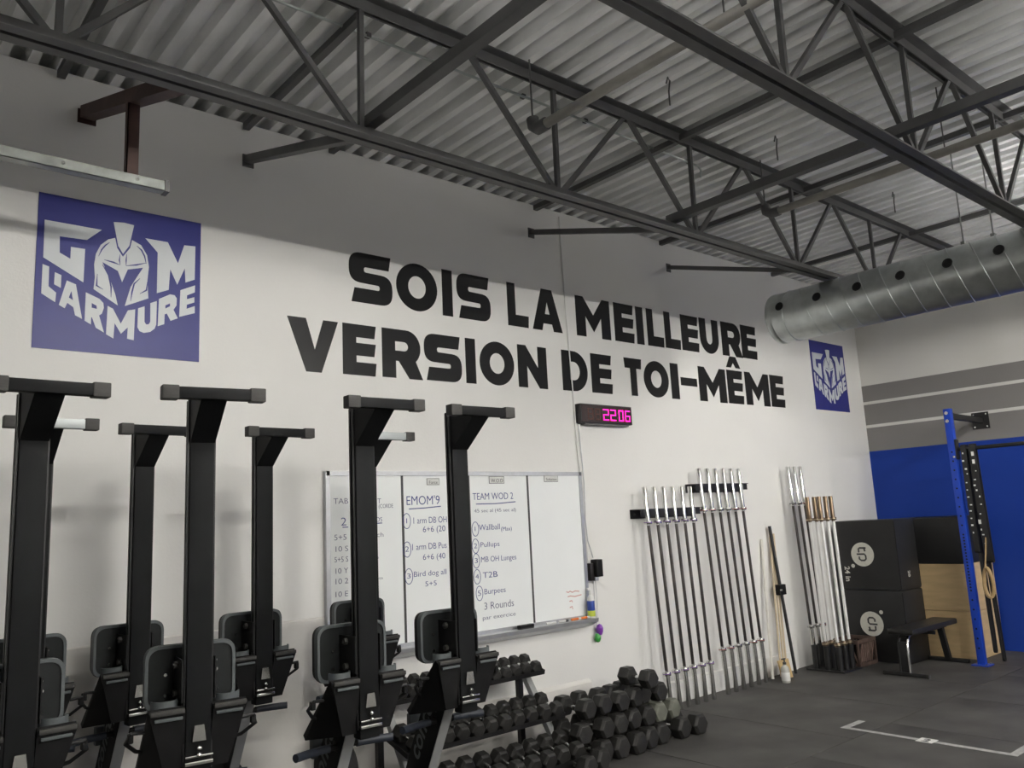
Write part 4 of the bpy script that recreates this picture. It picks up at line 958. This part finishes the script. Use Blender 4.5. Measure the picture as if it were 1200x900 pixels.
MB().lathe([(0, 0), (0.040, 0), (0.043, 0.008), (0.043, 0.13), (0.034, 0.155), (0.016, 0.168), (0.016, 0.178), (0, 0.178)], seg=20).build('bottle_body', m_clear, e)
MB().lathe([(0.0432, 0.02), (0.0440, 0.022), (0.0440, 0.10), (0.0432, 0.102)], seg=20).build('bottle_label', m_white, e)
MB().cyl((0, 0, 0.178), (0, 0, 0.20), 0.018, seg=12).cyl((0, 0, 0.2), (0, 0, 0.228), 0.007, seg=8).box((-0.012, 0, 0.232), (0.06, 0.02, 0.012), 0.003).build('pump_head', m_print, e)

# ================================================================ JUMP BOXES
def place_on_west_face(o, x, y, z):
    o.rotation_euler = (PI/2, 0, -PI/2); o.location = (x, y, z)
def foam_box(x0, x1, y0, y1, z0, z1, label, emblem=None, flip=False):
    c = ((x0+x1)/2, (y0+y1)/2, z0)
    e = empty('foam_jump_box', label, 'jump box', c, group='black foam jump boxes')
    MB().box((0, 0, (z1-z0)/2), (x1-x0, y1-y0, z1-z0), 0.018).build('box_body', m_foam, e)
    sm = MB()
    for sx in (-1, 1):
        for sy in (-1, 1):
            sm.tube([(sx*((x1-x0)/2-0.006), sy*((y1-y0)/2-0.006), 0.02), (sx*((x1-x0)/2-0.006), sy*((y1-y0)/2-0.006), z1-z0-0.02)], 0.006, 6)
    sm.build('seam_piping', m_plastic, e)
    if emblem:
        ey, ez, dy, dz, R = emblem
        fx = -(x1-x0)/2-0.0012
        o = link('emblem_disc', flat_mesh('emblem_disc', [ell(0, 0, R, R, 40)], m_emb, 0.0015), e); place_on_west_face(o, fx+0.001, ey-c[1], ez-c[2])
        s = R/0.2*(-1 if flip else 1)
        strokes = [[(-0.06, 0.032), (-0.06, 0.095), (-0.04, 0.108), (0.07, 0.108)], [(0.038, 0.108), (0.05, 0.05)],
                   [(-0.10, 0.005), (0.03, 0.005), (0.055, -0.02), (0.055, -0.075), (0.03, -0.10), (-0.03, -0.10), (-0.06, -0.075), (-0.06, -0.035)]]
        for k, st in enumerate(strokes):
            o = link('emblem_stroke', flat_mesh('emblem_stroke', [ribbon2d([(a*s, b*s) for a, b in st], abs(s)*0.029)], m_print, 0.001), e); place_on_west_face(o, fx-0.0006, ey-c[1], ez-c[2])
        o = link('emblem_dot', flat_mesh('emblem_dot', [ell(0, 0, 0.022, 0.022, 16)], m_emb, 0.0015), e); place_on_west_face(o, fx+0.001, dy-c[1], dz-c[2])
    return e
FX0, FX1, FY0, FY1 = 9.30, 9.80, 4.36, 5.07
lowb = foam_box(FX0, FX1, FY0, FY1, 0.0, 0.785, 'black foam jump box with round cream emblem, lower of the two stacked', (EMBLEMS[1][1], EMBLEMS[1][2], EMBLEMS[3][1]-0.015, EMBLEMS[3][2]+0.02, 0.135), True)
upb = foam_box(FX0, FX1, FY0, FY1, 0.785, 1.57, 'black foam jump box with round cream emblem, upper of the two stacked', (EMBLEMS[0][1], EMBLEMS[0][2], EMBLEMS[2][1]+0.015, EMBLEMS[2][2]-0.02, 0.135), False)
for body, dz, hh in (('24', 0.03, 0.062), ('in', -0.07, 0.05)):
    me, a, b, c_, d_ = text_mesh('height_mark', body, m_emb, bold=0.02)
    me.transform(Matrix.Translation((-(a+b)/2, -0.35, 0))); me.transform(Matrix.Diagonal((0.085, 0.085, 1, 1))); me.transform(Matrix.Rotation(-PI/2, 4, 'Z'))
    o = link('height_mark', me, upb); place_on_west_face(o, -(FX1-FX0)/2-0.001, EMBLEMS[4][1]-(FY0+FY1)/2, EMBLEMS[4][2]+dz-0.785)
me, a, b, c_, d_ = text_mesh('height_mark', '20', m_emb, bold=0.02)
me.transform(Matrix.Translation((-(a+b)/2, -0.35, 0))); me.transform(Matrix.Diagonal((0.07, 0.07, 1, 1))); me.transform(Matrix.Rotation(-PI/2, 4, 'Z'))
o = link('height_mark', me, upb); o.rotation_euler = (PI/2, 0, 0); o.location = (EMBLEMS[5][0]+0.10-(FX0+FX1)/2, -(FY1-FY0)/2-0.001, EMBLEMS[5][2]-0.785)

def wood_box(z0, z1, label):
    x0, x1, y0, y1 = 9.97, 10.68, 3.90, 4.78
    e = empty('plywood_jump_box', label, 'jump box', ((x0+x1)/2, (y0+y1)/2, z0), group='plywood jump boxes')
    hx_, hy_, h = (x1-x0)/2, (y1-y0)/2, z1-z0; t = 0.018
    def sp(a, b): MB().span(a, b, 0.0015).build('panel', m_ply, e, smooth=0)
    sp((-hx_, -hy_+t, 0.002), (-hx_+t, hy_-t, h-0.002)); sp((hx_-t, -hy_+t, 0.002), (hx_, hy_-t, h-0.002))
    sp((-hx_, -hy_, 0), (hx_, -hy_+t, h)); sp((-hx_, hy_-t, 0), (hx_, hy_, h))
    sp((-hx_+t, -hy_+t, h-t), (hx_-t, hy_-t, h)); sp((-hx_+t, -hy_+t, 0), (hx_-t, hy_-t, t))
    for z in (0.08, h-0.08):
        for yy in (-hy_+0.06, 0, hy_-0.06):
            MB().cyl((-hx_-0.001, yy, z), (-hx_+0.004, yy, z), 0.005, seg=8).build('screw_head', m_plyedge, e)
wood_box(0.0, 0.511, 'bare plywood jump box on the floor behind the bench, lower of two')
wood_box(0.515, 1.035, 'bare plywood jump box stacked below the long black foam box')
fb3 = foam_box(9.97, 10.68, 3.92, 4.78, 1.035, 1.565, 'black foam jump box lying on the plywood boxes beside the blue post')

# ================================================================ CRATE
e = empty('storage_crate', 'small brown lattice crate on the floor between bar holder and foam boxes', 'crate', (9.06, 4.86, 0))
w, d_, h = 0.40, 0.30, 0.285
for sx, sy in ((-1, -1), (1, -1), (-1, 1), (1, 1)):
    MB().box((sx*(w/2-0.012), sy*(d_/2-0.012), h/2), (0.026, 0.026, h), 0.003).build('corner_post', m_crate, e)
for z in (0.02, h-0.02):
    for sy in (-1, 1): MB().box((0, sy*(d_/2-0.01), z), (w-0.05, 0.018, 0.04), 0.002).build('rim', m_crate, e)
    for sx in (-1, 1): MB().box((sx*(w/2-0.01), 0, z), (0.018, d_-0.05, 0.04), 0.002).build('rim', m_crate, e)
for sy in (-1, 1):
    for k in range(7):
        x0 = -0.15+k*0.043
        MB().bar((x0-0.02, sy*(d_/2-0.012), 0.045), (x0+0.055, sy*(d_/2-0.012), 0.24), 0.010, 0.014, (0, 1, 0)).build('slat', m_slat, e, smooth=0)
for sx in (-1, 1):
    for k in range(5):
        y0 = -0.10+k*0.042
        MB().bar((sx*(w/2-0.012), y0-0.02, 0.045), (sx*(w/2-0.012), y0+0.045, 0.24), 0.010, 0.014, (1, 0, 0)).build('slat', m_slat, e, smooth=0)
MB().box((0, 0, 0.012), (w-0.03, d_-0.03, 0.012)).build('crate_floor', m_plastic, e, smooth=0)
MB().box((0, 0, 0.13), (w-0.06, d_-0.06, 0.21)).build('crate_liner', m_plastic, e, smooth=0)

# ================================================================ FLAT BENCH
e = empty('flat_bench', 'black flat weight bench with curved leg in front of the boxes', 'bench', (9.19, 4.13, 0))
MB().box((0, 0, 0.44), (1.10, 0.27, 0.06), 0.022).build('pad', m_bench, e)
MB().box((0, 0, 0.395), (1.0, 0.06, 0.04), 0.004).build('spine', m_black, e)
for s in (-1, 1):
    o = MB().tube([(-0.42, s*0.045, 0.40), (-0.47, s*0.045, 0.385), (-0.505, s*0.045, 0.33), (-0.515, s*0.045, 0.2), (-0.515, s*0.045, 0.04)], 0.014, 10).build('front_leg', m_chrome if s < 0 else m_black, e)
MB().box((-0.515, 0, 0.19), (0.02, 0.08, 0.30), 0.003).build('leg_web', m_black, e)
MB().box((-0.515, 0, 0.022), (0.05, 0.44, 0.036), 0.005).build('front_foot', m_black, e)
for s in (-1, 1): MB().box((-0.515, s*0.222, 0.020), (0.056, 0.02, 0.04), 0.004).build('foot_cap', m_cap, e)
MB().bar((0.40, 0, 0.40), (0.52, 0, 0.03), 0.06, 0.045, (1, 0, 0)).build('rear_leg', m_black, e, smooth=0)
MB().box((0.53, 0, 0.022), (0.05, 0.42, 0.036), 0.005).build('rear_foot', m_black, e)
MB().box((0.05, 0, 0.37), (0.05, 0.16, 0.03)).cyl((0.05, -0.09, 0.37), (0.05, 0.09, 0.37), 0.02, seg=10).build('hinge', m_black, e)

# ================================================================ BLUE RIG
PX, PY = 9.67, 3.77
e = empty('pullup_rig', 'blue steel pull-up rig post with black wall arm at the right', 'rig', (PX, PY, 0))
for dy, full in ((0.0, True), (-2.75, False)):
    hp = 2.76
    p = MB().box((0, dy, hp/2), (0.075, 0.075, hp), 0.005).build('post', m_rig, e)
    z = 0.18
    while z < 2.3:
        step = 0.10 if not (0.75 < z < 1.35) else 0.033
        for nx in (0, 1):
            if nx == 0: MB().cyl((-0.0385, dy, z), (-0.036, dy, z), 0.0105, seg=8).build('bolt_hole', m_hole, p)
        z += step
    for z in (2.62, 2.71): MB().cyl((-0.052, dy, z), (-0.036, dy, z), 0.020, seg=10).build('bolt', m_chrome, p)
    MB().box((0, dy, 0.006), (0.17, 0.17, 0.012), 0.002).build('base_plate', m_rig, p)
    for s in (-1, 1): MB().cyl((s*0.06, dy-0.06, 0.012), (s*0.06, dy-0.06, 0.024), 0.010, seg=8).build('anchor', m_chrome, p)
    MB().bar((0.03, dy, 2.68), (EAST_X-PX-0.013, dy+0.05, 2.68), 0.06, 0.06).build('wall_arm', m_black, e, smooth=0)
    wp = MB().box((EAST_X-PX-0.0065, dy+0.05, 2.68), (0.012, 0.19, 0.20), 0.002).build('wall_plate', m_black, e)
    for sy in (-1, 1):
        for sz in (-1, 1): MB().cyl((EAST_X-PX-0.02, dy+0.05+sy*0.07, 2.68+sz*0.075), (EAST_X-PX-0.01, dy+0.05+sy*0.07, 2.68+sz*0.075), 0.010, seg=8).build('plate_bolt', m_chrome, wp)
    MB().box((0.0, dy-0.045 if dy == 0 else dy+0.045, 2.30), (0.08, 0.016, 0.22), 0.002).build('bar_bracket', m_black, e)
    MB().cyl((-0.05, dy-0.02 if dy == 0 else dy+0.02, 2.22), (-0.03, dy-0.02 if dy == 0 else dy+0.02, 2.22), 0.012, seg=8).build('bracket_bolt', m_chrome, e)
MB().cyl((0, -0.05, 2.30), (0, -2.70, 2.30), 0.021, seg=14).build('pullup_bar', m_black, e)

# hanging resistance bands
def band(y, w, z0, m, label, prints=False, x=0.0, zt=2.32, sway=0.0):
    e = empty('resistance_band', label, 'band', (PX+x, PY+y, zt), group='bands hung on the pull-up bar')
    b = MB(); t = 0.006; r = 0.024
    L = zt-z0; n = 10
    prof = []
    for i in range(n+1):
        u = i/n; prof.append((-r-0.012*math.sin(PI*u), -u*L, sway*u*u))
    bot = [(-r*math.cos(math.radians(a)), -L-r*math.sin(math.radians(a)), sway) for a in (30, 60, 90, 120, 150)]
    back = [(-px, pz, s) for px, pz, s in prof[::-1]]
    topa = [(r*math.cos(math.radians(a)), r*math.sin(math.radians(a)), 0) for a in (30, 60, 90, 120, 150)]
    loop = prof+bot+back+topa; n = len(loop)
    vs = []
    for i in range(n):
        a0 = Vector(loop[i-1][:2]); a1 = Vector(loop[(i+1) % n][:2]); d = (a1-a0).normalized(); nn = Vector((-d.y, d.x))*t/2
        px, pz, s = loop[i]
        for sg in (-1, 1):
            for yy in (-w/2, w/2): vs.append((px+nn.x*sg, yy+s, pz+nn.y*sg))
    fs = []
    for i in range(n):
        j = (i+1) % n
        q = lambda k, l: l*4+k
        fs += [(q(0, i), q(1, i), q(1, j), q(0, j)), (q(2, j), q(3, j), q(3, i), q(2, i)), (q(0, j), q(2, j), q(2, i), q(0, i)), (q(1, i), q(3, i), q(3, j), q(1, j))]
    b.add(vs, fs); b.build('band_loop', m, e, 40)
    if prints:
        z = -0.06; k = 0
        rr = random.Random(int(abs(y)*1000))
        while z > -L+0.12:
            u = -z/L; hh = rr.choice((0.012, 0.012, 0.018, 0.045)); ww = rr.choice((0.012, 0.016, 0.022)) if hh < 0.04 else 0.026
            px = -r-0.012*math.sin(PI*u)-t/2-0.0012
            yy = rr.uniform(-w/2+0.014, w/2-0.014)
            MB().span((px-0.002, yy-ww/2, z-hh), (px+0.003, yy+ww/2, z)).build('printed_mark', m_white, e, smooth=0)
            z -= hh+rr.uniform(0.035, 0.09)
    return e
band(-0.115, 0.055, 1.20, m_band, 'wide black band with white marks, nearest the blue post', True)
band(-0.205, 0.070, 1.10, m_band, 'widest black band with white marks, farther from the blue post', True, sway=-0.02)
band(-0.125, 0.028, 0.16, m_band, 'long thin black band reaching almost to the floor, left one', False, x=0.035, sway=-0.01)
band(-0.18, 0.024, 0.08, m_band, 'long thin black band reaching almost to the floor, right one', False, x=0.035, sway=-0.03)
e = empty('tan_band', 'tan latex band looped around the black bands at knee height', 'band', (PX-0.07, PY-0.20, 0.72))
pts = []
for i in range(25):
    a = 2*PI*i/24
    pts.append((0.012*math.sin(a*2), 0.042*math.sin(a), 0.15+0.15*math.cos(a)))
MB().tube(pts, 0.020, 8).build('band_loop', m_tan, e)
MB().tube([(0.01, 0.02, 0.30), (0.03, 0.0, 0.45), (0.04, -0.02, 0.62)], 0.008, 6).build('band_tail', m_tan, e)

# ================================================================ FLOOR MARKING
e = empty('floor_tape', 'worn white tape bracket marked on the black floor', 'tape', (6.44, 3.0, 0))
def tp(a, b): MB().span((a[0]-6.44, a[1]-3.0, 0.0), (b[0]-6.44, b[1]-3.0, 0.0015)).build('tape_strip', m_tape, e, smooth=0)
tp((6.415, 2.36, 0), (6.465, 3.64, 0)); tp((6.465, 3.585, 0), (6.72, 3.64, 0)); tp((6.465, 2.36, 0), (6.75, 2.42, 0))
e = empty('floor_number_card', 'small white number card stuck on the tape line', 'card', (6.44, 2.975, 0.0016))
MB().box((0, 0, 0.001), (0.115, 0.12, 0.002)).build('card', m_white, e, smooth=0)
me, a, b, c_, d_ = text_mesh('card_number', '2', m_print, bold=0.03)
me.transform(Matrix.Translation((-(a+b)/2, -0.35, 0.0))); me.transform(Matrix.Diagonal((0.11, 0.11, 1, 1))); me.transform(Matrix.Rotation(-PI/2, 4, 'Z'))
o = link('card_number', me, e); o.location = (0, 0, 0.0027)
